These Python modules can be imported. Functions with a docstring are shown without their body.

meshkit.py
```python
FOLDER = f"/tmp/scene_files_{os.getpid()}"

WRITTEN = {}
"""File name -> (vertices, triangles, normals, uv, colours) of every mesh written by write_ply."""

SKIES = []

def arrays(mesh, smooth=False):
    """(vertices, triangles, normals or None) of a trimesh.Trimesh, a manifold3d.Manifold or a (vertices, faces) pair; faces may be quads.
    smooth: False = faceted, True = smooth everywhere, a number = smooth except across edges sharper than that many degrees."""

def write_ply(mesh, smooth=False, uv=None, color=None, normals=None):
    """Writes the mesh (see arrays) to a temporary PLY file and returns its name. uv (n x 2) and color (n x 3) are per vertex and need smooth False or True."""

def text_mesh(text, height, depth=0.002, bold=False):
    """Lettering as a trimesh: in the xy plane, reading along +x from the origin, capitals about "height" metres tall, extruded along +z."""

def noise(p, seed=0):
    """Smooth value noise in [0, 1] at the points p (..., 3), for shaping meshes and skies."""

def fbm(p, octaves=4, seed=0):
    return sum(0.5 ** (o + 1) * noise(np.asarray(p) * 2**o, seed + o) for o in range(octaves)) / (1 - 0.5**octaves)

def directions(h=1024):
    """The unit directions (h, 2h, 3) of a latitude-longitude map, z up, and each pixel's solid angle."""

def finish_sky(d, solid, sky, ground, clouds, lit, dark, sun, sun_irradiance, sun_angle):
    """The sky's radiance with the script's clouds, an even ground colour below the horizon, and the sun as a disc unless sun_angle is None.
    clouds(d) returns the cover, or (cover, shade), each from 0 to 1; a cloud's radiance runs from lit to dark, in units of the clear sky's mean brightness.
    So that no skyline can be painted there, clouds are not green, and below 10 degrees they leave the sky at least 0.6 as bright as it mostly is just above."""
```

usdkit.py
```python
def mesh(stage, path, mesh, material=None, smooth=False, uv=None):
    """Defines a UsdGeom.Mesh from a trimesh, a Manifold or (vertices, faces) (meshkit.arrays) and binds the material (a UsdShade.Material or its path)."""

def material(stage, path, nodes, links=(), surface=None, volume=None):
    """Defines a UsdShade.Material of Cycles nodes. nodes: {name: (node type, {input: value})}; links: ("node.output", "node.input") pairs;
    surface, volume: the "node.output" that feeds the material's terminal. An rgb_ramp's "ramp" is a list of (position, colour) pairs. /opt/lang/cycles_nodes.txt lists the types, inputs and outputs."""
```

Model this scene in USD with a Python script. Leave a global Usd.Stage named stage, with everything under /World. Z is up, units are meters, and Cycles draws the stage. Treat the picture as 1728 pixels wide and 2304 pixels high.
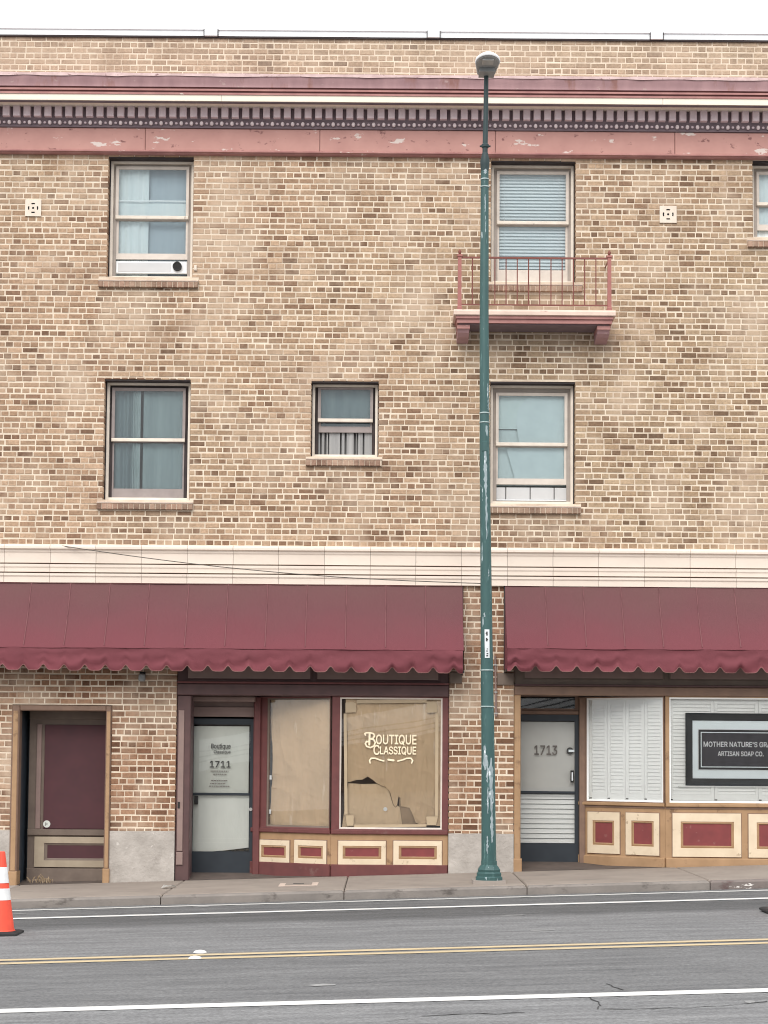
import math, random
import numpy as np, trimesh, usdkit, meshkit
from pxr import Usd, UsdGeom, UsdLux, UsdShade, Sdf, Gf, Vt
from shapely.geometry import Polygon, box as sbox
from shapely.ops import unary_union

stage = Usd.Stage.CreateInMemory()
UsdGeom.SetStageUpAxis(stage, UsdGeom.Tokens.z)
UsdGeom.SetStageMetersPerUnit(stage, 1.0)
UsdGeom.Xform.Define(stage, '/World')
UsdGeom.Scope.Define(stage, '/World/Looks')
rng = random.Random(7)

# ------------------------------------------------------------------ camera, sky, sun, exposure
W, H = 1728.0, 2304.0                       # the photograph's size, used to survey the facade
D, EYE, F = 25.0, 1.67, 4087.0              # metres to the wall, eye height, focal length in photo pixels
PITCH, ROLL = math.radians(3.9), 0.0077
PPX, PPY = 864.0, 1415.0                    # principal point (the lens is shifted upwards)
EXPOSURE = 0.32
SKY_STRENGTH, CLOUD = 0.10, 13.0
SUN_EL, SUN_AZ = math.radians(40), math.radians(194)   # azimuth: atan2(x, y) of the direction to the sun
SUN_I, SUN_ANGLE = 0.40, 40.0

CAM = np.array([0.0, -D, EYE])
fwd = np.array([0, math.cos(PITCH), math.sin(PITCH)])
up0 = np.array([0, -math.sin(PITCH), math.cos(PITCH)])
rt0 = np.array([1.0, 0, 0])
right = math.cos(ROLL) * rt0 + math.sin(ROLL) * up0
up = -math.sin(ROLL) * rt0 + math.cos(ROLL) * up0

cam = UsdGeom.Camera.Define(stage, '/World/camera')
HA = 36.0
cam.CreateHorizontalApertureAttr(HA)
cam.CreateVerticalApertureAttr(HA * H / W)
cam.CreateFocalLengthAttr(F / W * HA)
cam.CreateHorizontalApertureOffsetAttr(0.0)
cam.CreateVerticalApertureOffsetAttr((PPY - H / 2) / W * HA)
cam.CreateClippingRangeAttr(Gf.Vec2f(0.1, 2000))
cam.CreateExposureAttr(EXPOSURE)
m4 = Gf.Matrix4d(*[float(x) for x in (*right, 0, *up, 0, *(-fwd), 0, *CAM, 1)])
cam.AddTransformOp().Set(m4)

dome = UsdLux.DomeLight.Define(stage, '/World/sky')
dome.GetPrim().SetCustomDataByKey('kind', 'structure')
sky_mat = usdkit.material(stage, '/World/Looks/overcast_sky', {
    'sky': ('sky_texture', {'sky_type': 'single_scattering', 'sun_disc': False, 'sun_elevation': SUN_EL, 'sun_rotation': SUN_AZ,
                            'air_density': 1.0, 'aerosol_density': 2.0, 'ozone_density': 1.0}),
    'tc': ('texture_coordinate', {}),
    'n': ('noise_texture', {'scale': 2.2, 'detail': 5.0, 'roughness': 0.55}),
    'r': ('rgb_ramp', {'ramp': [(0.30, (CLOUD * 0.86, CLOUD * 0.88, CLOUD * 0.92)), (0.7, (CLOUD * 1.05, CLOUD * 1.05, CLOUD * 1.06))]}),
    'sp': ('separate_xyz', {}), 'mr': ('map_range', {'from_min': 0.0, 'from_max': 1.0, 'to_min': 0.74, 'to_max': 1.32, 'clamp': True}),   # an overcast sky is brightest overhead
    'cl': ('mix_color', {'blend_type': 'multiply', 'fac': 1.0, 'use_clamp': False}),
    'mx': ('mix_color', {'fac': 0.9, 'use_clamp': False}),
    'bg': ('background_shader', {'strength': SKY_STRENGTH}),
}, [('tc.generated', 'n.vector'), ('n.fac', 'r.fac'), ('tc.generated', 'sp.vector'), ('sp.z', 'mr.value'), ('r.color', 'cl.a'), ('mr.result', 'cl.b'), ('sky.color', 'mx.a'), ('cl.result', 'mx.b'), ('mx.result', 'bg.color')], surface='bg.background')
UsdShade.MaterialBindingAPI.Apply(dome.GetPrim()).Bind(sky_mat)

sun = UsdLux.DistantLight.Define(stage, '/World/sun')
sun.CreateNormalizeAttr(True)
sun.CreateIntensityAttr(SUN_I)
sun.CreateAngleAttr(SUN_ANGLE)
sun.CreateColorAttr(Gf.Vec3f(1.0, 0.96, 0.9))
sd = np.array([math.sin(SUN_AZ) * math.cos(SUN_EL), math.cos(SUN_AZ) * math.cos(SUN_EL), math.sin(SUN_EL)])
sz = sd; sx = np.cross([0, 0, 1.0], sz); sx /= np.linalg.norm(sx); sy = np.cross(sz, sx)
sun.AddTransformOp().Set(Gf.Matrix4d(*[float(x) for x in (*sx, 0, *sy, 0, *sz, 0, 0, -30, 40, 1)]))

# ------------------------------------------------------------------ survey: a photo pixel to a point of the facade
def ray(px, py):
    return right * ((px - PPX) / F) - up * ((py - PPY) / F) + fwd
def at(px, py, Y=0.0):
    d = ray(px, py); t = (Y - CAM[1]) / d[1]
    p = CAM + d * t
    return p[0], p[2]
def X(px, py=1400, Y=0.0): return at(px, py, Y)[0]
def Z(py, px=864, Y=0.0): return at(px, py, Y)[1]
SLOPE = 0.0345
def G(x): return SLOPE * x                  # the pavement climbs to the right

# ------------------------------------------------------------------ prims
class Node:
    def __init__(s, path, org): s.path, s.org = path, np.asarray(org, float)
taken = {}
def numbered(parent, name):
    k = taken.get((parent, name), 0); taken[(parent, name)] = k + 1
    return f'{parent}/{name}' if k == 0 else f'{parent}/{name}_{k:03d}'
def tag(path, label=None, cat=None, group=None, kind=None):
    p = stage.GetPrimAtPath(path)
    for k, v in (('label', label), ('category', cat), ('group', group), ('kind', kind)):
        if v: p.SetCustomDataByKey(k, v)
def thing(name, label, cat, loc=(0, 0, 0), group=None, kind=None):
    path = numbered('/World', name)
    x = UsdGeom.Xform.Define(stage, path); x.AddTranslateOp().Set(Gf.Vec3d(*map(float, loc)))
    tag(path, label, cat, group, kind)
    return Node(path, loc)
def obj(name, mb, mat, parent=None, label=None, cat=None, group=None, kind=None, smooth=False, color=None):
    org = parent.org if parent else np.zeros(3)
    path = numbered(parent.path if parent else '/World', name)
    if isinstance(mb, MB): v, f = mb.arrays()
    else: v, f = np.asarray(mb[0], float), np.asarray(mb[1], int)
    m = usdkit.mesh(stage, path, trimesh.Trimesh(v - org, f, process=False), mat, smooth)
    if color is not None:
        UsdGeom.PrimvarsAPI(m).CreatePrimvar('tint', Sdf.ValueTypeNames.Color3fArray, 'vertex').Set(Vt.Vec3fArray.FromNumpy(np.asarray(color, np.float32)))
    tag(path, label, cat, group, kind)
    return Node(path, org)

class MB:
    """collects pieces of one mesh"""
    def __init__(s): s.v, s.f, s.n = [], [], 0
    def add(s, v, f):
        v = np.asarray(v, float); s.v.append(v)
        for q in f:
            for k in range(1, len(q) - 1): s.f.append((q[0] + s.n, q[k] + s.n, q[k + 1] + s.n))
        s.n += len(v); return s
    def tri(s, m):
        s.v.append(np.asarray(m.vertices)); s.f += [tuple(t) for t in (np.asarray(m.faces) + s.n)]; s.n += len(m.vertices); return s
    def arrays(s): return np.vstack(s.v), np.asarray(s.f, int)
    def box(s, x0, x1, y0, y1, z0, z1, fr=None):
        P = [(x, y, z) for z in (z0, z1) for y in (y0, y1) for x in (x0, x1)]
        P = fr.map(P) if fr else P
        return s.add(P, [(0, 2, 3, 1), (4, 5, 7, 6), (0, 1, 5, 4), (2, 6, 7, 3), (0, 4, 6, 2), (1, 3, 7, 5)])
    def bevel(s, x0, x1, y0, y1, z0, z1, b=0.006, fr=None):
        """a box from y0 (front) to y1 whose front edges are chamfered"""
        b = min(b, (x1 - x0) * .4, (z1 - z0) * .4)
        P = [(x0 + b, y0, z0 + b), (x1 - b, y0, z0 + b), (x1 - b, y0, z1 - b), (x0 + b, y0, z1 - b),
             (x0, y0 + b, z0), (x1, y0 + b, z0), (x1, y0 + b, z1), (x0, y0 + b, z1),
             (x0, y1, z0), (x1, y1, z0), (x1, y1, z1), (x0, y1, z1)]
        P = fr.map(P) if fr else P
        q = [(0, 1, 2, 3), (11, 10, 9, 8)]
        for k in range(4):
            j = (k + 1) % 4
            q += [(k + 4, j + 4, j, k), (k + 8, j + 8, j + 4, k + 4)]
        return s.add(P, q)
    def ring(s, o, i, yo, yi, yb, fr=None):
        """a mitred frame: outer rect o and inner rect i = (x0, x1, z0, z1), front depths yo at the outer and yi at the inner edge, back yb"""
        c = lambda r, y: [(r[0], y, r[2]), (r[1], y, r[2]), (r[1], y, r[3]), (r[0], y, r[3])]
        P = c(o, yo) + c(i, yi) + c(o, yb) + c(i, yb)
        P = fr.map(P) if fr else P
        q = []
        for k in range(4):
            j = (k + 1) % 4
            q += [(k, j, j + 4, k + 4), (k + 8, j + 8, j, k), (k + 4, j + 4, j + 12, k + 12), (k + 12, j + 12, j + 8, k + 8)]
        return s.add(P, q)
    def profile(s, pts, x0, x1):
        """closed outline of (y, z) points carried along x"""
        n = len(pts)
        P = [(x0, y, z) for y, z in pts] + [(x1, y, z) for y, z in pts]
        f = [(k, k + n, (k + 1) % n + n, (k + 1) % n) for k in range(n)]
        poly = Polygon(pts)
        tv, tf = trimesh.creation.triangulate_polygon(poly, engine='earcut')
        s.add(P, f)
        for x, fl in ((x0, 1), (x1, -1)):
            s.add([(x, a, b) for a, b in tv], [tuple(t)[::fl] for t in tf])
        return s
    def sheet(s, poly, y0, y1, fr=None):
        """a polygon of (x, z) extruded between two depths"""
        for g in getattr(poly, 'geoms', [poly]):
            if g.is_empty or g.area < 1e-9: continue
            m = trimesh.creation.extrude_polygon(g, abs(y1 - y0), engine='earcut')
            v = np.asarray(m.vertices); lo = min(y0, y1)
            P = np.stack([v[:, 0], lo + v[:, 2], v[:, 1]], 1)
            P = np.asarray(fr.map(P)) if fr else P
            s.tri(trimesh.Trimesh(P, np.asarray(m.faces)[:, ::-1], process=False))
        return s
    def tube(s, pts, r, n=8, cap=True):
        pts = np.asarray(pts, float); rs = np.broadcast_to(r, len(pts))
        V = []
        for k, p in enumerate(pts):
            t = pts[min(k + 1, len(pts) - 1)] - pts[max(k - 1, 0)]; t /= np.linalg.norm(t)
            a = np.cross(t, [0, 0, 1.0] if abs(t[2]) < .9 else [1.0, 0, 0]); a /= np.linalg.norm(a); b = np.cross(t, a)
            for j in range(n):
                w = 2 * math.pi * j / n
                V.append(p + rs[k] * (a * math.cos(w) + b * math.sin(w)))
        q = []
        for k in range(len(pts) - 1):
            for j in range(n):
                i2 = (j + 1) % n
                q.append((k * n + j, k * n + i2, (k + 1) * n + i2, (k + 1) * n + j))
        if cap: q += [tuple(range(n))[::-1], tuple(range((len(pts) - 1) * n, len(pts) * n))]
        return s.add(V, q)
    def lathe(s, prof, c, n=20, sq=None):
        """prof: (radius, z) from bottom to top about the vertical through c; sq: number of sides"""
        n = sq or n; V = []
        for r, z in prof:
            for j in range(n):
                w = 2 * math.pi * (j + .5) / n
                rr = r / math.cos(math.pi / n) if sq else r
                V.append((c[0] + rr * math.cos(w), c[1] + rr * math.sin(w), c[2] + z))
        q = []
        for k in range(len(prof) - 1):
            for j in range(n):
                i2 = (j + 1) % n
                q.append((k * n + j, k * n + i2, (k + 1) * n + i2, (k + 1) * n + j))
        q += [tuple(range(n))[::-1], tuple(range((len(prof) - 1) * n, len(prof) * n))]
        return s.add(V, q)

class Frame:
    """a vertical plane from plan point A to plan point B: (u, depth behind it, z) to the world"""
    def __init__(s, A, B):
        s.A = np.array(A, float); d = np.array(B, float) - s.A; s.L = np.linalg.norm(d); s.u = d / s.L
        s.n = np.array([-s.u[1], s.u[0]])          # points into the building for u along +x
    def map(s, P): return [(*(s.A + s.u * p[0] + s.n * p[1]), p[2]) for p in P]
    def at(s, px, py, dep=0.0):
        d = ray(px, py); a = s.A + s.n * dep - CAM[:2]
        t = np.dot(a, s.n) / np.dot(d[:2], s.n)
        p = CAM + d * t
        return float(np.dot(p[:2] - s.A, s.u)), float(p[2])
    def rect(s, x0, x1, y0, y1, dep=0.0):
        """pixel box to (u0, u1, z0, z1)"""
        ym, xm = (y0 + y1) / 2, (x0 + x1) / 2
        return (s.at(x0, ym, dep)[0], s.at(x1, ym, dep)[0], s.at(xm, y1, dep)[1], s.at(xm, y0, dep)[1])
WALL = Frame((0, 0), (1, 0))
def grow(r, a, b=None): b = a if b is None else b; return (r[0] - a, r[1] + a, r[2] - b, r[3] + b)
def inter(r, q): return (max(r[0], q[0]), min(r[1], q[1]), max(r[2], q[2]), min(r[3], q[3]))

# ------------------------------------------------------------------ materials
def mat(name, c1, c2=None, scale=4.0, rough=0.6, bump=0.0, bscale=60.0, spec=0.3, stretch=(1, 1, 1), lo=.3, hi=.7, dirt=None, peel=None, speck=None, coat=0.0, metallic=0.0):
    c2 = c2 or tuple(x * .8 for x in c1)
    N = {'g': ('geometry', {}), 'm': ('mapping', {'scale': stretch}),
         'n': ('noise_texture', {'scale': scale, 'detail': 7.0, 'roughness': 0.6}),
         'r': ('rgb_ramp', {'ramp': [(lo, c2), (hi, c1)]}),
         'p': ('principled_bsdf', {'roughness': rough, 'specular_ior_level': spec, 'coat_weight': coat, 'metallic': metallic})}
    L = [('g.position', 'm.vector'), ('m.vector', 'n.vector'), ('n.fac', 'r.fac')]
    last = 'r.color'
    for k, lay in enumerate((dirt, peel, speck)):
        if not lay: continue
        col, th, sc, st = lay[:4]; soft = lay[4] if len(lay) > 4 else .02
        a = f'l{k}'
        N[a + 'm'] = ('mapping', {'scale': st, 'location': (3.1 * k + 1.7, 1.3, .7)})
        N[a + 'n'] = ('noise_texture', {'scale': sc, 'detail': 8.0, 'roughness': .62})
        N[a + 'r'] = ('map_range', {'from_min': th, 'from_max': th + soft, 'to_min': 0.0, 'to_max': 1.0, 'clamp': True})
        N[a + 'x'] = ('mix_color', {'b': col})
        L += [('g.position', a + 'm.vector'), (a + 'm.vector', a + 'n.vector'), (a + 'n.fac', a + 'r.value'), (a + 'r.result', a + 'x.fac'), (last, a + 'x.a')]
        last = a + 'x.result'
    L.append((last, 'p.base_color'))
    if bump:
        N['bn'] = ('noise_texture', {'scale': bscale, 'detail': 4.0, 'roughness': .6})
        N['b'] = ('bump', {'strength': 1.0, 'distance': bump})
        L += [('m.vector', 'bn.vector'), ('bn.fac', 'b.height'), ('b.normal', 'p.normal')]
    return usdkit.material(stage, '/World/Looks/' + name, N, L, surface='p.BSDF')

def glass(name, tint, wave=0.0006, wscale=1.6, gain=1.0):
    return usdkit.material(stage, '/World/Looks/' + name, {
        'g': ('geometry', {}), 'n': ('noise_texture', {'scale': wscale, 'detail': 1.0}),
        'b': ('bump', {'strength': 1.0, 'distance': wave}),
        't': ('transparent_bsdf', {'color': tint}), 's': ('glossy_bsdf', {'color': (gain, gain, gain), 'roughness': 0.01}),
        'f': ('fresnel', {'IOR': 1.5}), 'mx': ('mix_closure', {})},
        [('g.position', 'n.vector'), ('n.fac', 'b.height'), ('b.normal', 's.normal'), ('f.fac', 'mx.fac'), ('t.transparent' if False else 't.BSDF', 'mx.closure1'), ('s.BSDF', 'mx.closure2')], surface='mx.closure')

M = {}
M['mortar'] = mat('mortar', (.80, .69, .555), (.58, .475, .365), scale=2.6, dirt=((.50, .385, .29), .54, 1.3, (1, 1, 1.6), .14), rough=.9, bump=.004, bscale=90)
M['brick'] = usdkit.material(stage, '/World/Looks/brick', {
    'a': ('attribute', {'attribute': 'tint'}), 'g': ('geometry', {}),
    'n': ('noise_texture', {'scale': 26.0, 'detail': 6.0, 'roughness': .65}),
    'r': ('rgb_ramp', {'ramp': [(.3, (.72, .72, .72)), (.7, (1.2, 1.2, 1.2))]}),
    'x': ('mix_color', {'blend_type': 'multiply', 'fac': 1.0, 'use_clamp': False}),
    'n2': ('noise_texture', {'scale': 1.1, 'detail': 6.0, 'roughness': .6}),
    'r2': ('map_range', {'from_min': .47, 'from_max': .66, 'to_min': 0.0, 'to_max': .8, 'clamp': True}),
    'x2': ('mix_color', {'b': (.53, .405, .30)}),
    'gm': ('mapping', {'scale': (1.1, 1, .22)}), 'gn': ('noise_texture', {'scale': 1.3, 'detail': 7.0, 'roughness': .65}),
    'gr': ('rgb_ramp', {'ramp': [(.32, (.84, .825, .81)), (.56, (1.02, 1.02, 1.02))]}), 'gx': ('mix_color', {'blend_type': 'multiply', 'fac': 1.0, 'use_clamp': False}),
    'bn': ('noise_texture', {'scale': 70.0, 'detail': 4.0}), 'b': ('bump', {'strength': 1.0, 'distance': .004}),
    'p': ('principled_bsdf', {'roughness': .9, 'specular_ior_level': .15})},
    [('g.position', 'n.vector'), ('n.fac', 'r.fac'), ('a.color', 'x.a'), ('r.color', 'x.b'), ('g.position', 'n2.vector'), ('n2.fac', 'r2.value'), ('r2.result', 'x2.fac'),
     ('x.result', 'x2.a'), ('g.position', 'gm.vector'), ('gm.vector', 'gn.vector'), ('gn.fac', 'gr.fac'), ('x2.result', 'gx.a'), ('gr.color', 'gx.b'), ('gx.result', 'p.base_color'), ('g.position', 'bn.vector'), ('bn.fac', 'b.height'), ('b.normal', 'p.normal')], surface='p.BSDF')
M['coping'] = mat('white_coping_metal', (.82, .84, .85), (.72, .75, .77), scale=2, rough=.4)
M['purple'] = mat('mauve_cornice_paint', (.47, .29, .295), (.35, .21, .22), scale=3, stretch=(1.5, 1, .4), rough=.7, dirt=((.33, .17, .15), .57, 2.2, (1.4, 1, .3), .08), peel=((.48, .34, .32), .64, 9, (1, 1, 1.5), .02))
M['frieze'] = mat('salmon_frieze_paint', (.55, .305, .265), (.47, .25, .22), scale=2.5, rough=.75, dirt=((.25, .12, .11), .62, 7, (1, 1, 1.4), .05), peel=((.68, .58, .53), .615, 4.2, (.7, 1, 1.7), .012))
M['pinkline'] = mat('pink_moulding_paint', (.46, .24, .215), (.34, .16, .15), scale=5, rough=.7, peel=((.6, .48, .42), .66, 7, (.6, 1, 1), .02))
M['corona'] = mat('cream_cornice_paint', (.88, .80, .68), (.80, .71, .59), scale=2, stretch=(.6, 1, 3), rough=.6)
M['soffit'] = mat('grey_mauve_soffit_paint', (.22, .17, .185), (.16, .12, .135), scale=6, rough=.75)
M['dentil'] = mat('grey_mauve_dentil_paint', (.72, .60, .62), (.60, .48, .51), scale=9, rough=.7)
M['bead'] = mat('pale_bead_paint', (.80, .70, .70), (.7, .6, .6), scale=9, rough=.6)
M['belt'] = mat('cream_terracotta', (.76, .655, .56), (.69, .59, .505), scale=1.3, stretch=(1, 1, 1.5), rough=.45, dirt=((.48, .38, .32), .67, 6, (.6, 1, 1.3), .1))
M['belt2'] = mat('cream_terracotta_paler', (.78, .675, .58), (.71, .61, .525), scale=1.7, rough=.45, dirt=((.5, .4, .33), .68, 7, (.6, 1, 1.3), .1))
M['cream'] = mat('cream_window_paint', (.80, .72, .62), (.68, .60, .51), scale=7, rough=.55, dirt=((.36, .31, .26), .66, 11, (1, 1, 1), .06))
M['sash'] = mat('stone_grey_sash_paint', (.68, .61, .54), (.58, .51, .45), scale=7, rough=.55)
M['greysash'] = mat('taupe_sash_paint', (.34, .29, .275), (.27, .23, .22), scale=7, rough=.55)
M['track'] = mat('recess_shade_track', (.40, .35, .31), (.33, .29, .26), scale=7, rough=.6)  # recess shadow beside the sashes put into this darker grey
M['lintel'] = mat('dark_steel_lintel', (.06, .045, .045), (.035, .03, .03), scale=5, rough=.8)
M['slab'] = mat('limewashed_sill', (.62, .50, .42), (.48, .38, .32), scale=8, rough=.85, bump=.004)
M['glass'] = glass('window_glass', (.955, .982, .986))
M['shopglass'] = glass('shop_window_glass', (1, 1, .995), wave=.0012, wscale=1.1)
M['white'] = mat('white_plastic', (.82, .84, .85), (.76, .78, .8), scale=3, rough=.4)
M['accordion'] = mat('pale_grey_plastic', (.60, .60, .60), (.54, .54, .54), scale=3, rough=.5)
M['blind'] = mat('pale_blue_blind', (.92, .95, .96), (.88, .92, .935), scale=2, rough=.5)
M['curtainA'] = mat('pale_teal_curtain', (.84, .89, .89), (.72, .80, .82), scale=3, stretch=(4, 1, .3), rough=.9)
M['curtainB'] = mat('slate_blue_curtain', (.47, .55, .60), (.41, .49, .55), scale=3, stretch=(4, 1, .3), rough=.9)
M['curtainC'] = mat('dark_slate_curtain', (.22, .28, .29), (.15, .20, .215), scale=2.4, stretch=(4, 1, .3), rough=.9)
M['curtainD'] = mat('grey_curtain', (.40, .40, .395), (.28, .28, .28), scale=3, stretch=(5, 1, .3), rough=.9)
M['curtainE'] = mat('pale_green_shade', (.68, .77, .76), (.60, .70, .69), scale=3, rough=.9)
M['awning'] = None
M['vent'] = mat('cream_vent_tile', (.78, .68, .58), (.68, .58, .48), scale=9, rough=.6)
M['black'] = mat('black_void', (.012, .012, .014), (.02, .02, .02), rough=.7)
M['iron'] = mat('rust_red_iron_paint', (.24, .085, .065), (.17, .06, .05), scale=14, rough=.6)
M['post'] = mat('faded_red_post_paint', (.40, .165, .145), (.32, .13, .115), scale=9, rough=.7)
M['plinth'] = mat('grey_stucco', (.50, .46, .42), (.33, .30, .27), scale=3.4, rough=.95, bump=.012, bscale=22, dirt=((.27, .24, .215), .60, 3, (1, 1, 1), .15), peel=((.56, .52, .48), .66, 9, (1, 1, 1), .03))
M['tan'] = mat('tan_trim_paint', (.42, .265, .15), (.33, .205, .112), scale=4, rough=.55, dirt=((.20, .12, .07), .60, 5, (1, 1, 1), .1))
M['tandark'] = mat('brown_trim_paint', (.25, .16, .115), (.18, .115, .085), scale=4, rough=.6)
M['creampanel'] = mat('cream_panel_paint', (.74, .62, .46), (.64, .52, .375), scale=4, rough=.5, dirt=((.46, .36, .25), .62, 8, (1, 1, 1), .06))
M['redpanel'] = mat('brick_red_panel_paint', (.235, .055, .055), (.18, .045, .046), scale=6, rough=.5, dirt=((.27, .12, .11), .63, 9, (1, 1, 1), .1))
M['maroon'] = mat('maroon_trim_paint', (.165, .056, .053), (.12, .043, .042), scale=5, rough=.5, dirt=((.20, .12, .105), .62, 5, (1, 1, .6), .12))
M['maroondark'] = mat('dark_maroon_trim_paint', (.115, .064, .062), (.082, .048, .047), scale=5, rough=.55)
M['mauve'] = mat('dusty_mauve_trim_paint', (.29, .205, .18), (.23, .16, .145), scale=4, rough=.6)
M['greytan'] = mat('weathered_grey_brown_paint', (.20, .155, .125), (.145, .11, .09), scale=4, rough=.65)
M['board'] = mat('maroon_board_paint', (.088, .032, .038), (.068, .027, .032), scale=3, rough=.6)
M['navy'] = mat('black_blue_door_metal', (.028, .036, .045), (.02, .026, .034), scale=4, rough=.4, spec=.4)
M['metal'] = mat('dark_handle_metal', (.05, .05, .05), rough=.35, metallic=.6)
M['steel'] = mat('bright_steel', (.6, .6, .58), rough=.3, metallic=.8)
M['doorpaper'] = mat('pale_green_paper', (.66, .68, .63), (.57, .595, .55), scale=2.5, stretch=(1.5, 1, .5), rough=.8, bump=.006, bscale=5)
M['greypaper'] = mat('grey_door_film', (.62, .62, .595), (.56, .56, .54), scale=2.5, rough=.8)
M['kraft'] = mat('brown_kraft_paper', (.66, .49, .32), (.55, .41, .265), scale=2.2, stretch=(2, 1, .6), rough=.8, bump=.010, bscale=4, dirt=((.68, .55, .41), .62, 3.5, (3, 1, .4), .05))
M['kraft2'] = mat('lighter_kraft_paper', (.72, .55, .37), (.62, .475, .315), scale=2.2, stretch=(2, 1, .6), rough=.8, bump=.010, bscale=4)
M['gold'] = mat('gold_window_lettering', (.92, .80, .58), (.88, .76, .54), rough=.5)
M['goldline'] = mat('dull_gold_border', (.47, .37, .25), (.41, .32, .21), rough=.5)
M['print'] = mat('dark_print', (.07, .07, .065), (.05, .05, .05), rough=.6)
M['greyprint'] = mat('grey_print', (.16, .14, .13), (.13, .12, .11), rough=.6)
M['shutter'] = mat('white_shutter_paint', (.90, .915, .90), (.86, .875, .86), scale=2, rough=.45)
M['signblack'] = mat('black_frame', (.03, .036, .04), (.022, .026, .03), rough=.45)
M['signpanel'] = mat('charcoal_sign_panel', (.06, .062, .075), (.035, .036, .045), scale=6, stretch=(1, 1, .4), rough=.6)
M['signmat'] = mat('pale_blue_mount', (.80, .88, .91), (.76, .84, .87), rough=.7)
M['signwhite'] = mat('white_sign_lettering', (.75, .78, .80), rough=.6)
M['lamp_green'] = mat('green_lamp_paint', (.042, .104, .100), (.032, .082, .080), scale=3, stretch=(3, 3, 1), rough=.42, spec=.45, dirt=((.10, .19, .185), .60, 4, (6, 6, 1), .08), peel=((.42, .50, .52), .655, 5.0, (4, 4, .55), .012))
M['lamp_arm'] = mat('dark_green_arm_paint', (.035, .06, .062), (.028, .045, .048), rough=.5)
M['lamp_head'] = mat('grey_luminaire', (.34, .35, .35), (.27, .28, .28), rough=.5)
M['lamp_rim'] = mat('white_luminaire_shell', (.74, .75, .75), (.66, .67, .67), rough=.45)
M['lamp_lens'] = mat('frosted_lens', (.45, .45, .43), (.38, .38, .37), rough=.3)
M['band'] = mat('pale_band', (.52, .60, .60), (.22, .30, .29), scale=20, rough=.5)
M['concrete'] = mat('pavement_concrete', (.31, .265, .225), (.25, .21, .18), scale=1.6, rough=.9, bump=.003, bscale=140, dirt=((.20, .175, .155), .58, 2.2, (1, 1.6, 1), .16), speck=((.44, .40, .36), .69, 9, (1, 1.5, 1), .05))
M['concrete2'] = mat('pavement_concrete_patch', (.365, .32, .285), (.30, .26, .23), scale=2.2, rough=.9, bump=.003, bscale=140, dirt=((.23, .20, .18), .6, 3, (1, 1.6, 1), .16))
M['kerb'] = mat('kerb_concrete', (.27, .24, .215), (.19, .17, .155), scale=3, rough=.9, bump=.005, bscale=60, dirt=((.12, .105, .095), .57, 4, (1, 1, 2), .1))
M['kerbpaint'] = mat('flaking_kerb_paint', (.23, .19, .17), (.17, .145, .135), scale=3, rough=.85, bump=.005, bscale=60, dirt=((.13, .09, .085), .55, 4, (1, 1, 2), .1), peel=((.74, .70, .66), .635, 4.0, (1.2, 1, 3), .015))
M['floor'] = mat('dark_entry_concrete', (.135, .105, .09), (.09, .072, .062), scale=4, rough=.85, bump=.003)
M['whiteline'] = mat('white_road_paint', (.74, .73, .70), (.60, .59, .57), scale=5, stretch=(.5, 3, 1), rough=.7, dirt=((.24, .235, .225), .66, 7, (.6, 3, 1), .04))
M['yellowline'] = mat('yellow_road_paint', (.56, .44, .26), (.43, .35, .23), scale=5, stretch=(.5, 3, 1), rough=.7, dirt=((.22, .18, .12), .63, 8, (.6, 3, 1), .05))
M['faintline'] = mat('worn_road_paint', (.30, .298, .29), (.22, .22, .217), scale=5, rough=.7)
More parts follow.
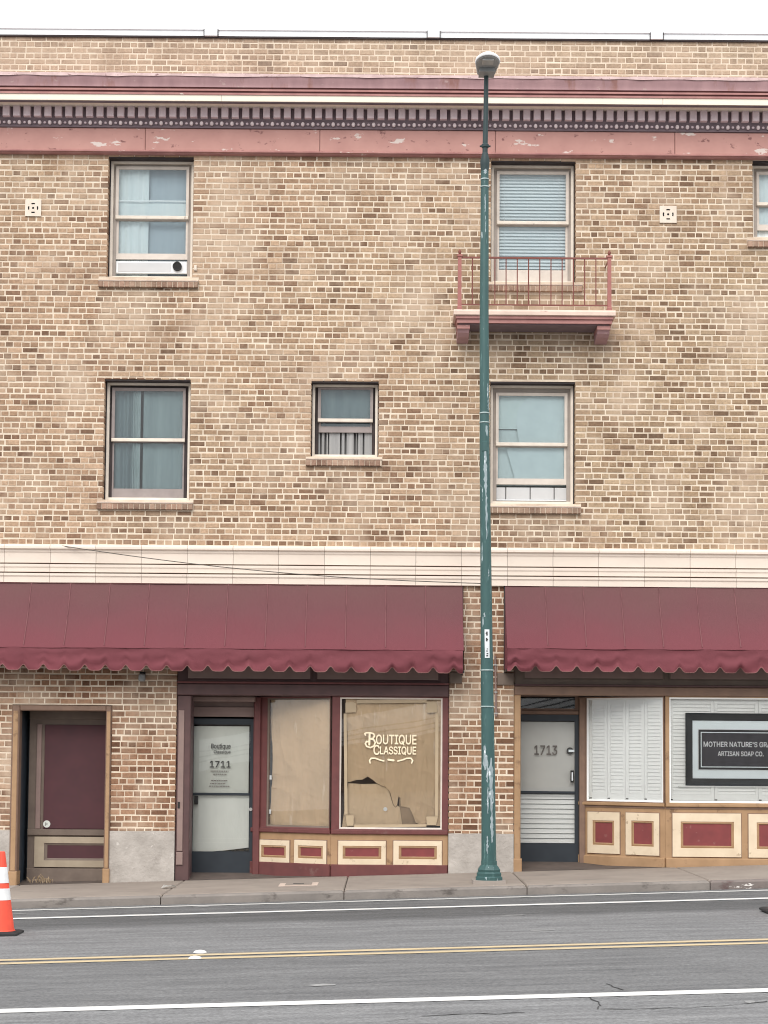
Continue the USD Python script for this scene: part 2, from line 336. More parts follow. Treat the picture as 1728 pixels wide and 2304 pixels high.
M['tar'] = mat('dark_crack', (.035, .035, .036), (.05, .05, .05), rough=.8)
M['conefluo'] = mat('fluorescent_orange_plastic', (.80, .10, .055), (.70, .08, .05), scale=6, rough=.45)
M['conewhite'] = mat('white_reflective_sleeve', (.78, .78, .77), (.66, .66, .66), scale=8, rough=.4)
M['rubber'] = mat('black_rubber', (.022, .022, .024), (.03, .03, .03), rough=.7)
M['cable'] = mat('grey_cable', (.13, .115, .10), rough=.7)
M['ceramic'] = mat('white_ceramic', (.76, .74, .70), rough=.35)
M['dry'] = mat('dry_weed', (.36, .27, .18), (.22, .16, .10), scale=20, rough=.8)
M['roof'] = mat('grey_roof_felt', (.18, .18, .18), rough=.9)
M['shell'] = mat('dark_interior_plaster', (.20, .19, .18), rough=.9)

# canvas: wine red, dulled by dust and sun towards the upper edge of the cloth
def canvas(name, z0, z1):
    return usdkit.material(stage, '/World/Looks/' + name, {
        'g': ('geometry', {}), 's': ('separate_xyz', {}),
        'n': ('noise_texture', {'scale': 1.5, 'detail': 6.0, 'roughness': .6}), 'nf': ('noise_texture', {'scale': 160.0, 'detail': 3.0}),
        'ma': ('math', {'math_type': 'multiply_add', 'value2': .55, 'value3': -.27}), 'ad': ('math', {'math_type': 'add'}),
        'mr': ('map_range', {'from_min': z0, 'from_max': z1, 'to_min': 0.0, 'to_max': 1.0, 'clamp': True}),
        'r': ('rgb_ramp', {'ramp': [(.0, (.188, .054, .066)), (.40, (.170, .057, .067)), (.70, (.152, .063, .069)), (1., (.146, .071, .071))]}),
        'rf': ('rgb_ramp', {'ramp': [(.3, (.86, .86, .86)), (.7, (1.1, 1.1, 1.1))]}),
        'x': ('mix_color', {'blend_type': 'multiply', 'fac': 1.0, 'use_clamp': False}),
        'b': ('bump', {'strength': 1.0, 'distance': .002}),
        'p': ('principled_bsdf', {'roughness': .85, 'specular_ior_level': .15})},
        [('g.position', 's.vector'), ('s.z', 'ad.value1'), ('g.position', 'n.vector'), ('n.fac', 'ma.value1'), ('ma.value', 'ad.value2'), ('ad.value', 'mr.value'), ('mr.result', 'r.fac'),
         ('g.position', 'nf.vector'), ('nf.fac', 'rf.fac'), ('r.color', 'x.a'), ('rf.color', 'x.b'), ('x.result', 'p.base_color'), ('nf.fac', 'b.height'), ('b.normal', 'p.normal')], surface='p.BSDF')

# asphalt: lanes laid at different times (bands across the road) with worn wheel paths
def asphalt():
    y0, y1 = -16.0, -2.6
    t = lambda y: (y - y0) / (y1 - y0)
    st = [(-16, .185), (-11.95, .185), (-11.75, .150), (-9.0, .150), (-8.4, .13), (-8.2, .182), (-5.6, .182), (-5.2, .105), (-4.3, .098), (-4.0, .13), (-3.1, .135), (-2.62, .15)]
    return usdkit.material(stage, '/World/Looks/asphalt', {
        'g': ('geometry', {}), 's': ('separate_xyz', {}),
        'n': ('noise_texture', {'scale': .55, 'detail': 8.0, 'roughness': .65}), 'mp': ('mapping', {'scale': (.28, 2.2, 1)}),
        'w': ('math', {'math_type': 'multiply_add', 'value2': .55, 'value3': -.27}), 'ad': ('math', {'math_type': 'add'}),
        'mr': ('map_range', {'from_min': y0, 'from_max': y1, 'to_min': 0.0, 'to_max': 1.0, 'clamp': True}),
        'r': ('rgb_ramp', {'ramp': [(t(y), (c * .985, c * .985, c * .985)) for y, c in st]}),
        'n2': ('noise_texture', {'scale': 3.0, 'detail': 8.0, 'roughness': .7}), 'r2': ('rgb_ramp', {'ramp': [(.3, (.66, .66, .67)), (.7, (1.25, 1.25, 1.24))]}),
        'n3': ('noise_texture', {'scale': 32.0, 'detail': 5.0, 'roughness': .75}), 'r3': ('rgb_ramp', {'ramp': [(.3, (.62, .62, .62)), (.7, (1.38, 1.38, 1.38))]}),
        'x': ('mix_color', {'blend_type': 'multiply', 'fac': 1.0, 'use_clamp': False}), 'x2': ('mix_color', {'blend_type': 'multiply', 'fac': 1.0, 'use_clamp': False}),
        'b': ('bump', {'strength': 1.0, 'distance': .006}),
        'p': ('principled_bsdf', {'roughness': .85, 'specular_ior_level': .25})},
        [('g.position', 's.vector'), ('g.position', 'n.vector'), ('n.fac', 'w.value1'), ('s.y', 'ad.value1'), ('w.value', 'ad.value2'), ('ad.value', 'mr.value'), ('mr.result', 'r.fac'),
         ('g.position', 'mp.vector'), ('mp.vector', 'n2.vector'), ('n2.fac', 'r2.fac'), ('g.position', 'n3.vector'), ('n3.fac', 'r3.fac'),
         ('r.color', 'x.a'), ('r2.color', 'x.b'), ('x.result', 'x2.a'), ('r3.color', 'x2.b'), ('x2.result', 'p.base_color'), ('n3.fac', 'b.height'), ('b.normal', 'p.normal')], surface='p.BSDF')
M['asphalt'] = asphalt()

# ------------------------------------------------------------------ the ground
KERB_Y = -2.62
def zroad(x): return G(x) - 0.11
def ground_sheet(x0, x1, y0, y1, dz, nx=1):
    return ([(x0, y0, G(x0) + dz), (x1, y0, G(x1) + dz), (x1, y1, G(x1) + dz), (x0, y1, G(x0) + dz)], [(0, 1, 2), (0, 2, 3)])
obj('ground', ground_sheet(-300, 300, -300, 300, -.30), M['asphalt'], kind='structure')
road = obj('road', ground_sheet(-60, 60, -60, KERB_Y - .02, -.11), M['asphalt'], kind='structure')
def marking(name, ya, yb, m, dz=.004, x0=-30, x1=30):
    return obj(name, ground_sheet(x0, x1, ya, yb, -.11 + dz), m, road)
marking('gutter_line', -3.00, -2.90, M['whiteline'])
marking('lane_line', -4.16, -4.00, M['whiteline'])
marking('centre_line', -8.50, -8.36, M['yellowline'])
marking('centre_line', -8.78, -8.64, M['yellowline'])
marking('lane_line', -11.90, -11.70, M['whiteline'])
marking('lane_line', -13.70, -13.52, M['whiteline'])
def road_pt(px, py, dz=0.0):
    """where the ray of a pixel meets the road"""
    d = ray(px, py); n = np.array([-SLOPE, 0, 1.0]); c = -.11 + dz
    t = (c - np.dot(n, CAM)) / np.dot(n, d)
    return CAM + d * t
def walk_pt(px, py):
    d = ray(px, py); n = np.array([-SLOPE, 0, 1.0]); t = -np.dot(n, CAM) / np.dot(n, d)
    return CAM + d * t
def blob(c, rx, ry, dz, n=14, seed=0):
    r = random.Random(seed)
    P = [(c[0], c[1], G(c[0]) + dz)]
    for k in range(n):
        w = 2 * math.pi * k / n; s = r.uniform(.7, 1.2)
        x, y = c[0] + rx * s * math.cos(w), c[1] + ry * s * math.sin(w); P.append((x, y, G(x) + dz))
    return (P, [(0, k + 1, (k + 1) % n + 1) for k in range(n)])
for k, (px, py, rx, ry) in enumerate([(450, 2041, .10, .07), (1150, 2060, .18, .05), (1218, 2094, .12, .04), (721, 2217, .14, .06), (35, 2057, .2, .05), (1687, 2255, .04, .06)]):
    obj('paint_patch', blob(road_pt(px, py), rx, ry, -.11 + .004, seed=k), M['faintline'], road)
def crack(pts, w, seed):
    r = random.Random(seed); P, q = [], []
    Q = [road_pt(*p) for p in pts]; pp = []
    for a, b in zip(Q[:-1], Q[1:]):
        n = max(2, int(np.linalg.norm(b - a) / .08))
        pp += [a + (b - a) * k / n for k in range(n)]
    pp.append(Q[-1])
    for p in pp:
        p = p + np.array([r.uniform(-.015, .015), r.uniform(-.03, .03), 0]); ww = w * r.uniform(.3, 1.2)
        P += [(p[0], p[1] - ww, G(p[0]) - .106), (p[0] + .01, p[1] + ww, G(p[0]) - .106)]
    for k in range(len(pp) - 1): q += [(2 * k, 2 * k + 2, 2 * k + 3), (2 * k, 2 * k + 3, 2 * k + 1)]
    return P, q
for k, c in enumerate([[(864, 2300), (945, 2288), (1050, 2283), (1180, 2280)], [(1310, 2238), (1342, 2254), (1346, 2271)], [(1346, 2272), (1470, 2270), (1560, 2268), (1728, 2255)], [(1365, 2214), (1398, 2228)]]):
    obj('crack', crack(c, .012, k), M['tar'], road)
# pavement slabs and kerb stones, butted with open joints
walk = thing('pavement', None, None, (0, 0, 0), kind='structure')
obj('pavement_bed', ground_sheet(-30, 30, KERB_Y + .02, .05, -.03), M['floor'], walk)
obj('kerb_bed', ([(-30, KERB_Y + .03, G(-30) - .02), (30, KERB_Y + .03, G(30) - .02), (30, KERB_Y + .03, G(30) - .4), (-30, KERB_Y + .03, G(-30) - .4)], [(0, 2, 1), (0, 3, 2)]), M['floor'], walk)
def slab(x0, x1, y0, y1, m, name, top=0.0, thick=.12, b=.012):
    P, z = [], [(-thick, 0), (-b, 0), (0, b)]
    for dz, i in ((-thick, 0), (-b, 0), (0, b)):
        for x, y in ((x0 + i, y0 + i), (x1 - i, y0 + i), (x1 - i, y1 - i), (x0 + i, y1 - i)): P.append((x, y, G(x) + top + dz))
    q = [(8, 9, 10, 11)]
    for l in (0, 4):
        for k in range(4):
            j = (k + 1) % 4; q.append((l + k, l + j, l + 4 + j, l + 4 + k))
    return obj(name, MB().add(P, q), m, walk)
jx0, jstep = walk_pt(1183, 1990)[0], 2.24
for k in range(-4, 4):
    a, b = jx0 + k * jstep, jx0 + (k + 1) * jstep
    slab(a + .006, b - .006, KERB_Y + .17, .0 if False else -.004, M['concrete2'] if k in (-4,) else M['concrete'], 'paving_slab', top=0.0)
    slab(a + .006, b - .006, KERB_Y, KERB_Y + .158, M['kerbpaint'] if k >= 1 else M['kerb'], 'kerb_stone', top=-.004, thick=.25, b=.022)

# ------------------------------------------------------------------ the building
XA, XB = -6.6, 6.6
B = thing('brick_building', 'tan brick building with mauve cornice and two shopfronts under maroon awnings', 'building', (0, 0, 0))

z_cop0, z_cop1 = Z(86), Z(67)
z_crown = Z(172, Y=-.52)
z_fr1, z_fr0 = Z(293.5, Y=-.05), Z(343, Y=-.05)
z_brick1 = Z(354.5)
z_belt1, z_belt0 = Z(1231), Z(1316)
print('levels', z_cop1, z_crown, z_brick1, z_belt1, z_belt0)

# openings (photo boxes of the brick openings)
def op(x0, x1, y0, y1): return WALL.rect(x0, x1, y0, y1)
OPW = {'A': op(242.5, 434, 353, 622), 'B': op(1105, 1295, 362, 633), 'C': op(233.5, 427, 854, 1123.5), 'D': op(700, 851.5, 858, 1026),
       'E': op(1103, 1294, 860, 1132), 'F': op(1694, 1846, 363, 533)}
SILLS = {'A': op(222, 447, 623, 648), 'B': op(1085, 1311, 634, 657), 'C': op(218, 435, 1125, 1147), 'D': op(688, 860, 1028, 1049), 'E': op(1083, 1307, 1134, 1156), 'F': op(1681, 1860, 535, 558)}
VENTS = [op(57, 93, 450.5, 487), op(1484, 1522, 464, 502)]
ENTRY = op(24, 248, 1587, 2010)
bx0, bx1 = X(396, 1700), X(1009.5, 1700)       # boutique bay
sx0, sx1 = X(1156.5, 1700), XB - .1               # soap shop bay
z_soff = Z(1541)                                   # top of the shop headers
z_plinth = Z(1874)
GF_TOP = z_belt0

# mortar bed wall (front face 8 mm behind the brick faces)
e = .008
holes = [sbox(r[0] - e, r[2] - e, r[1] + e, r[3] + e) for r in OPW.values()]
holes.append(sbox(ENTRY[0] - e, -1.2, ENTRY[1] + e, ENTRY[3] + e))
holes += [sbox(bx0 - e, -1.2, bx1 + e, z_belt0 - .05), sbox(sx0 - e, -1.2, sx1, z_belt0 - .05)]
wall_poly = sbox(XA, -1.0, XB, z_cop0 - .01).difference(unary_union(holes))
obj('wall', MB().sheet(wall_poly, .0045, .32), M['mortar'], B)
sh = MB()
sh.box(XA, XA + .2, .33, 9, -1, z_cop0 - .5); sh.box(XB - .2, XB, .33, 9, -1, z_cop0 - .5); sh.box(XA + .21, XB - .21, 8.8, 9, -1, z_cop0 - .5)
obj('side_wall', sh, M['shell'], B)
obj('floor_slab', MB().box(XA + .21, XB - .21, .33, 8.79, z_belt0 + .1, z_belt0 + .3), M['shell'], B)
obj('roof', MB().box(XA + .02, XB - .02, .33, 9, z_cop0 - .49, z_cop0 - .4), M['roof'], B)

# brickwork in English bond
brick_list = []
def tint_at(x, z, header, r):
    n1 = meshkit.noise(np.array([[x * .45 + 3.3, 0.2, z * .5]]), 3)[0]
    n2 = meshkit.noise(np.array([[x * 1.6, 9.2, z * 1.8]]), 5)[0]
    low = np.clip((7.2 - z) / 5, 0, 1)
    pd = .06 + .10 * n2 + .12 * np.clip((x + 2) / 7, 0, 1) + .12 * low + (.11 if header else -.03)
    k = r.random()
    if z > z_crown: pd *= .3
    if k < pd: base = np.array([.225, .145, .093]) * r.uniform(.75, 1.25)
    elif k < pd + .42: base = np.array([.345, .24, .154]) * r.uniform(.88, 1.12)
    else: base = np.array([.44, .322, .213]) * r.uniform(.88, 1.12)
    pink = np.clip(n1 * 1.5 - .1 - x * .11, 0, 1)
    base = base * (1 - .5 * pink) + .5 * pink * base * np.array([1.05, .91, .95])
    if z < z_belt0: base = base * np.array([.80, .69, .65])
    if z > z_crown: base = base * .6 + .4 * np.array([.44, .36, .285])
    for s in list(SILLS.values()) + [(X(1021, 710), X(1385, 710), Z(735, 1200), 0)]:       # rain streaks below sills; the same streaked darkening below the balcony
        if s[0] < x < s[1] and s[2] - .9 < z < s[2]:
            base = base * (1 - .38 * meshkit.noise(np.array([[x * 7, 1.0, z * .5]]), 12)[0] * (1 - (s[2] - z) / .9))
    return base
def lay(x0, x1, z0, z1, obst, seed, course=.0815, joint=.0175, stre=.2135, head=.1128):
    r = random.Random(seed)
    n = max(1, round((z1 - z0) / course)); ch = (z1 - z0) / n
    for k in range(n):
        a, b = z0 + k * ch + joint / 2, z0 + (k + 1) * ch - joint / 2
        header = k % 2 == 0
        cuts = sorted({x0, x1} | {c for o in obst for c in o[:2] if x0 < c < x1})
        segs = []
        for s0, s1 in zip(cuts[:-1], cuts[1:]):
            lo, hi = a, b; mid = (s0 + s1) / 2
            for o in obst:
                if o[0] < mid < o[1] and o[2] < hi and o[3] > lo:
                    if o[2] <= lo and o[3] >= hi: lo, hi = 1, 0
                    elif o[3] - lo < hi - o[2]: lo = max(lo, o[3])
                    else: hi = min(hi, o[2])
            if hi - lo < .022: continue
            if segs and abs(segs[-1][1] - s0) < 1e-6 and abs(segs[-1][2] - lo) < 1e-6 and abs(segs[-1][3] - hi) < 1e-6: segs[-1] = (segs[-1][0], s1, lo, hi)
            else: segs.append((s0, s1, lo, hi))
        pit = head if header else stre
        off = (.0 if header else .06) + r.uniform(-.05, .05)
        for s0, s1, lo, hi in segs:
            start = math.floor((s0 - off) / pit)
            xs = [s0] + [off + pit * j for j in range(start, start + int((s1 - s0) / pit) + 3) if s0 + .055 < off + pit * j < s1 - .055] + [s1]
            edges = [x + (r.uniform(-.009, .009) if 0 < i < len(xs) - 1 else 0) for i, x in enumerate(xs)]
            for i, (p, q) in enumerate(zip(edges[:-1], edges[1:])):
                hj = joint * r.choice((.22, .3, .42, .5)); p2 = p + (0 if i == 0 else hj); q2 = q - (0 if i == len(edges) - 2 else hj)
                if q2 - p2 < .025: continue
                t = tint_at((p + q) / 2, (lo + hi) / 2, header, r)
                brick_list.append((p2, q2, lo + r.uniform(-.003, .003), hi + r.uniform(-.003, .003), r.uniform(-.002, .003), t, r.random()))
OB = list(OPW.values()) + list(SILLS.values()) + VENTS
lay(XA, XB, z_belt1, z_brick1 + .02, OB, 11)
lay(XA, XB, z_crown - .25, z_cop0, [], 12)
gz0 = z_soff - round((z_soff + .3) / .0855) * .0855
pl = lambda x0, x1: (x0, x1, -2, z_plinth)
lay(XA, bx0, gz0, GF_TOP, [(ENTRY[0], ENTRY[1], -2, ENTRY[3]), pl(ENTRY[1], bx0 + 1), pl(XA - 1, ENTRY[0])], 13, course=.0845, joint=.018)
lay(bx1, sx0, gz0, GF_TOP, [pl(bx1 - 1, sx0 + 1)], 14, course=.0845, joint=.018, stre=.215, head=.11)
def brick_mesh(b, mb):
    x0, x1, z0, z1, dy, t, rr = b
    mb.bevel(x0, x1, dy, .11, z0, z1, .005)
order = sorted(range(len(brick_list)), key=lambda i: -((brick_list[i][1] - brick_list[i][0]) * (brick_list[i][3] - brick_list[i][2]) * (1.0 if brick_list[i][3] < z_soff - .15 and abs(brick_list[i][0]) < 5.3 else 1e-3)))
single = set(order[:300])
rest, cols = MB(), []
for i, b in enumerate(brick_list):
    if i in single:
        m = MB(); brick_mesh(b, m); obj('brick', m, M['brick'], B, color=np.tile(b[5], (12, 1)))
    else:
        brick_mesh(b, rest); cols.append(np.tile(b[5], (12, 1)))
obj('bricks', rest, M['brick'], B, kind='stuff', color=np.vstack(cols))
print('bricks', len(brick_list))

# coping
cp = MB().profile([(-.035, z_cop0), (-.035, z_cop1 - .045), (-.055, z_cop1 - .04), (-.055, z_cop1 - .008), (-.045, z_cop1), (.38, z_cop1 + .015), (.38, z_cop0)], XA, XB)
cop = obj('coping', cp, M['coping'], B)
obj('drip_edge', MB().box(XA, XB, -.03, -.002, z_cop0 - .022, z_cop0 - .004), M['lintel'], cop)
for p0, p1 in ((-40, -11), (461, 490), (962, 989), (1463, 1490)):
    a, b = X(p0, 78), X(p1, 78)
    obj('joint_cover', MB().bevel(a, b, -.062, -.02, z_cop0 - .006, z_cop1 + .004, .004), M['coping'], cop)
    obj('joint_seam', MB().box(a - .012, a - .002, -.058, -.02, z_cop0 - .006, z_cop1 - .03).box(b + .002, b + .012, -.058, -.02, z_cop0 - .006, z_cop1 - .03), M['lintel'], cop)

# cornice
zc = {k: Z(p, Y=y) for k, (p, y) in {'crown0': (199, -.475), 'cor1': (217, -.45), 'cor0': (230.5, -.45), 'den1': (243, -.19), 'den0': (267, -.19), 'bd': (281, -.11), 'bd0': (292, -.06)}.items()}
cyma = []
for k in range(9):
    t = k / 8; cyma.append((-.478 - .042 * (t * t * (3 - 2 * t)), zc['crown0'] + (z_crown - zc['crown0']) * t))
crown = obj('cornice_crown', MB().profile(cyma + [(-.515, z_crown + .012), (.02, z_crown + .05), (.02, zc['crown0'])], XA, XB), M['purple'], B, smooth=40)
fp = []
xs_ = np.arange(XA, XB, .06)
for i, x in enumerate(xs_):
    j_ = meshkit.noise(np.array([[x * 4.0, 1, 1]]), 2)[0]; fp += [(x, -.528 - .006 * j_, z_crown - .012 - .02 * j_), (x, -.526, z_crown + .016 + .012 * j_), (x, -.40, z_crown + .03)]
obj('flashing', MB().add(fp, [q for i in range(len(xs_) - 1) for q in ((3 * i, 3 * i + 3, 3 * i + 4, 3 * i + 1), (3 * i + 1, 3 * i + 4, 3 * i + 5, 3 * i + 2))]), mat('pale_pink_flashing', (.66, .50, .48), (.46, .32, .31), scale=6, rough=.7, dirt=((.25, .14, .14), .60, 9, (1, 1, 2), .04)), crown)
fl = MB(); hh = (zc['crown0'] - zc['cor1']) / 4
for k, (y, m) in enumerate(((-.455, 0), (-.477, 1), (-.456, 0), (-.470, 1))):
    a = zc['crown0'] - (k + 1) * hh
    obj('fillet', MB().profile([(y, a), (y, a + hh), (.02, a + hh), (.02, a)], XA, XB), M['pinkline'] if m else M['maroon'], crown)
for a, b in ((XA, X(505, 222)), (X(505, 222) + .004, X(1480, 222)), (X(1480, 222) + .004, XB)):
    obj('cream_fascia', MB().profile([(-.455, zc['cor0']), (-.457, zc['cor0'] + .03), (-.457, zc['cor1']), (.02, zc['cor1']), (.02, zc['cor0'] + .02), (-.43, zc['cor0'])], a, b), M['corona'], crown)
soff = obj('cornice_soffit', MB().profile([(-.435, zc['cor0'] + .003), (-.42, zc['cor0'] + .019), (.02, zc['cor0'] + .019), (.02, zc['den0'] - .02), (-.115, zc['den0'] - .02), (-.135, zc['den0'] + .01), (-.135, zc['den1'] + .005), (-.21, zc['den1'] + .02), (-.40, zc['cor0'] - .012), (-.43, zc['cor0'] - .012)], XA, XB), M['soffit'], B)
pitch = (X(1600, 255) - X(80, 255)) / (1520 / 23.25)
x = X(20.5, 250)
while x > XA + pitch: x -= pitch
w = pitch * .33
while x < XB - .1:
    o, i = (x - w * 1.0, x + w * 1.0, zc['den0'], zc['den1']), None
    obj('dentil', MB().bevel(o[0], o[1], -.205 + rng.uniform(-.003, .003), -.13, o[2], o[3], .008), M['dentil'], soff)
    x += pitch
mold = obj('cornice_bead_course', MB().profile([(-.115, zc['den0'] - .022), (-.095, zc['bd'] + .012), (-.075, zc['bd'] - .02), (-.085, zc['bd0'] - .002), (.02, zc['bd0'] - .002), (.02, zc['den0'] - .022)], XA, XB), M['soffit'], B)
pb = pitch * .975; x = X(24.5, 272)
while x > XA + pb: x -= pb
ico = trimesh.creation.icosphere(subdivisions=1, radius=1.0)
while x < XB - .05:
    v = np.asarray(ico.vertices) * np.array([.026, .03, .033]) + np.array([x, -.103, zc['bd'] + .002])
    obj('bead', (v, ico.faces), M['bead'], mold, smooth=True)
    v = np.asarray(ico.vertices) * np.array([.020, .015, .018]) + np.array([x + pb / 2, -.097, zc['bd'] + .004])
    obj('dart', (v, ico.faces), M['dentil'], mold, smooth=True)
    x += pb
fj = [XA] + [X(p, 320) for p in (-66, 328, 720, 1114, 1517, 1911)] + [XB]
fj = [f for f in fj if XA <= f <= XB]
for a, b in zip(fj[:-1], fj[1:]):
    obj('frieze_panel', MB().bevel(a + .003, b - .003, -.06, .02, z_fr0, zc['bd0'] - .004, .006), M['frieze'], B)
zb = z_brick1
obj('architrave', MB().profile([(-.085, z_fr0 - .002), (-.10, z_fr0 - .015), (-.10, z_fr0 - .028), (-.07, z_fr0 - .034), (-.07, z_fr0 - .045), (-.055, zb + .012), (-.03, zb + .004), (.02, zb + .004), (.02, z_fr0 - .002)], XA, XB), M['pinkline'], B)

# belt course of glazed blocks
zz = lambda p: Z(p, Y=-.04)
profs = [[(.01, z_belt1), (-.05, z_belt1 - .002), (-.085, zz(1236)), (-.085, zz(1240.5)), (-.05, zz(1243)), (-.05, zz(1247)), (-.036, zz(1250)), (-.036, zz(1272)), (.004, zz(1272))],
         [(.004, zz(1275.3)), (-.060, zz(1275.3)), (-.060, zz(1281)), (-.048, zz(1284)), (-.048, zz(1292.5)), (.004, zz(1292.5))],
         [(.004, zz(1295.8)), (-.070, zz(1295.8)), (-.070, zz(1301)), (-.055, zz(1304)), (-.055, z_belt0 - .005), (.004, z_belt0 - .005)]]
belt = obj('belt_course', MB().box(XA, XB, -.010, .003, z_belt0, z_belt1 - .006), M['greytan'], B)
bj = X(11.5, 1260); bp = (X(833, 1260) - bj) / 8
while bj > XA + bp: bj -= bp
k = 0
while bj < XB - bp:
    bm_ = MB()
    for pf_ in profs: bm_.profile(pf_, bj + .0025, bj + bp - .0025)
    obj('belt_block', bm_, M['belt'] if k % 3 else M['belt2'], belt)
    bj += bp; k += 1

# ------------------------------------------------------------------ upper windows
YF = .165                                   # frame depth behind the brick face
def build_window(key, gu, gl, frame_m, sash_m, bottom_rail, deco=None, stile=.04, label=None):
    o = OPW[key]
    fo = (o[0] + .012, o[1] - .012, o[2] + .004, o[3] - .012)
    fi = grow(fo, -.034, -.034); fi = (fi[0], fi[1], fo[2] + .042, fi[3])
    win = obj('window', MB().ring(fo, fi, YF - .01, YF, YF + .10), frame_m, B, label=label)
    gu, gl = WALL.rect(*gu, YF + .04), WALL.rect(*gl, YF + .075)
    # sashes: upper sash outside, lower one behind it
    so = (max(gu[0] - stile, fi[0] + .004), min(gu[1] + stile, fi[1] - .004), gu[2] - .056, min(gu[3] + stile, fi[3] - .006))
    obj('upper_sash', MB().ring(so, gu, YF + .018, YF + .03, YF + .055), sash_m, win)
    obj('meeting_rail', MB().bevel(so[0], so[1], YF + .002, YF + .0175, gu[2] - .054, gu[2] - .006, .006), sash_m if frame_m is not M['cream'] else M['cream'], win)
    lo = (so[0] + .004, so[1] - .004, gl[2] - bottom_rail, gl[3] + .035)
    obj('lower_sash', MB().ring(lo, gl, YF + .060, YF + .068, YF + .095), sash_m, win)
    obj('pane', MB().box(gu[0] - .005, gu[1] + .005, YF + .040, YF + .045, gu[2] - .005, gu[3] + .005), M['glass'], win)
    obj('pane', MB().box(gl[0] - .005, gl[1] + .005, YF + .078, YF + .083, gl[2] - .005, gl[3] + .005), M['glass'], win)
    obj('lintel', MB().box(o[0] + .001, o[1] - .001, .012, .30, o[3] - .016, o[3] + .004), M['lintel'], win)
    obj('jamb_lining', MB().box(o[0] + .0005, o[0] + .011, YF - .03, YF + .1, o[2], o[3] - .011), M['lintel'], win)
    obj('jamb_lining', MB().box(o[1] - .011, o[1] - .0005, YF - .03, YF + .1, o[2], o[3] - .011), M['lintel'], win)
    obj('stop', MB().ring((fi[0] - .002, fi[1] + .002, fo[2] + .002, fi[3] + .002), (so[0] + .012, so[1] - .012, fo[2] + .044, so[3] - .012), YF + .0555, YF + .0555, YF + .0595), M['lintel'] if sash_m is M['greysash'] else M['track'], win)
    # sloped limewashed sill on a rowlock of bricks
    s = SILLS[key]; top = o[2]; zs = s[2] + .085
    obj('sill', MB().profile([(-.055, zs), (-.055, zs + .012), (YF, top + .002), (YF, zs)], s[0] + .004, s[1] - .004), M['slab'], win)
    obj('sill_bed', MB().box(s[0] + .01, s[1] - .01, -.045, .1, s[2] + .004, zs - .001), M['mortar'], win)
    r = random.Random(hash(key) % 1 + ord(key)); xx = s[0]
    while xx < s[1] - .03:
        ww = min(.074, s[1] - xx - .003)
        t = np.array([.30, .19, .14]) * r.uniform(.7, 1.35)
        obj('sill_brick', MB().bevel(xx + .004, xx + ww - .004, -.053 + r.uniform(-.003, .003), .09, s[2] + .002, zs - .006, .005), M['brick'], win, color=np.tile(t, (12, 1)))
        xx += .074
    return win, gu, gl, fi
wA = build_window('A', (267.5, 419, 382, 486), (267, 418, 498, 571), M['cream'], M['sash'], .085)
wB = build_window('B', (1124, 1273, 393, 498), (1123, 1272, 510, 608), M['cream'], M['sash'], .16)
wC = build_window('C', (258.5, 411, 880, 986), (256, 411, 997, 1100), M['cream'], M['greysash'], .13)
wD = build_window('D', (722, 833, 877, 942), (722, 833, 951, 960), M['cream'], M['greysash'], .085)
wE = build_window('E', (1122, 1270, 891, 996), (1120, 1269, 1007, 1077), M['cream'], M['sash'], .085)
wF = build_window('F', (1708, 1830, 394, 456), (1708, 1830, 467, 506), M['cream'], M['sash'], .085)

def folds(x0, x1, z0, z1, y, amp, n, seed, lean=0.0, nx=60, nz=6):
    """a hanging cloth"""
    P, q = [], []
    for j in range(nz + 1):
        for i in range(nx + 1):
            t, s = i / nx, j / nz
            yy = y + amp * (math.sin(t * n * 6.28 + 2 * math.sin(t * 5 + seed)) + .4 * math.sin(t * n * 15 + seed * 2)) * (1 - .3 * s)
            P.append((x0 + (x1 - x0) * t + lean * (1 - s) * math.sin(t * 9 + seed), yy, z0 + (z1 - z0) * s))
    for j in range(nz):
        for i in range(nx):
            a = j * (nx + 1) + i; q.append((a, a + 1, a + nx + 2, a + nx + 1))
    m = MB().add(P, q); n0 = len(P)
    m.add([(a, b + .004, c) for a, b, c in P], [t[::-1] for t in q])
    return m
YC = .282
def inside(key): o = OPW[key]; return (o[0] - .05, o[1] + .05, o[2] - .1, o[3] + .1)
iA = inside('A'); xm = X(334, 500, YC)
obj('curtain', folds(iA[0], xm, iA[2], iA[3], YC + .02, .012, 3, 1), M['curtainA'], label='pale teal curtain, left half of the top-left window above the fan panel', cat='curtain', smooth=True)
obj('curtain', folds(xm - .01, iA[1], iA[2], iA[3], YC + .07, .004, 1.3, 2), M['curtainB'], label='slate blue curtain, right half of the top-left window above the fan panel', cat='curtain', smooth=True)
zr = Z(453, 340, YC - .03)
obj('curtain_rod', MB().tube([(iA[0], YC - .03, zr + .004), (X(310, 453), YC - .03, zr - .004), (X(350, 453), YC - .03, zr + .003), (iA[1], YC - .03, zr - .004)], .016), M['blind'], label='pale horizontal rod across the upper sash of the top-left window', cat='rod')
obj('window_shade', MB().box(iA[0], iA[1], YC - .012, YC - .008, Z(488, 340, YC), zr - .02), M['curtainA'], label='short pale teal valance hung below the rod in the top-left window', cat='shade')
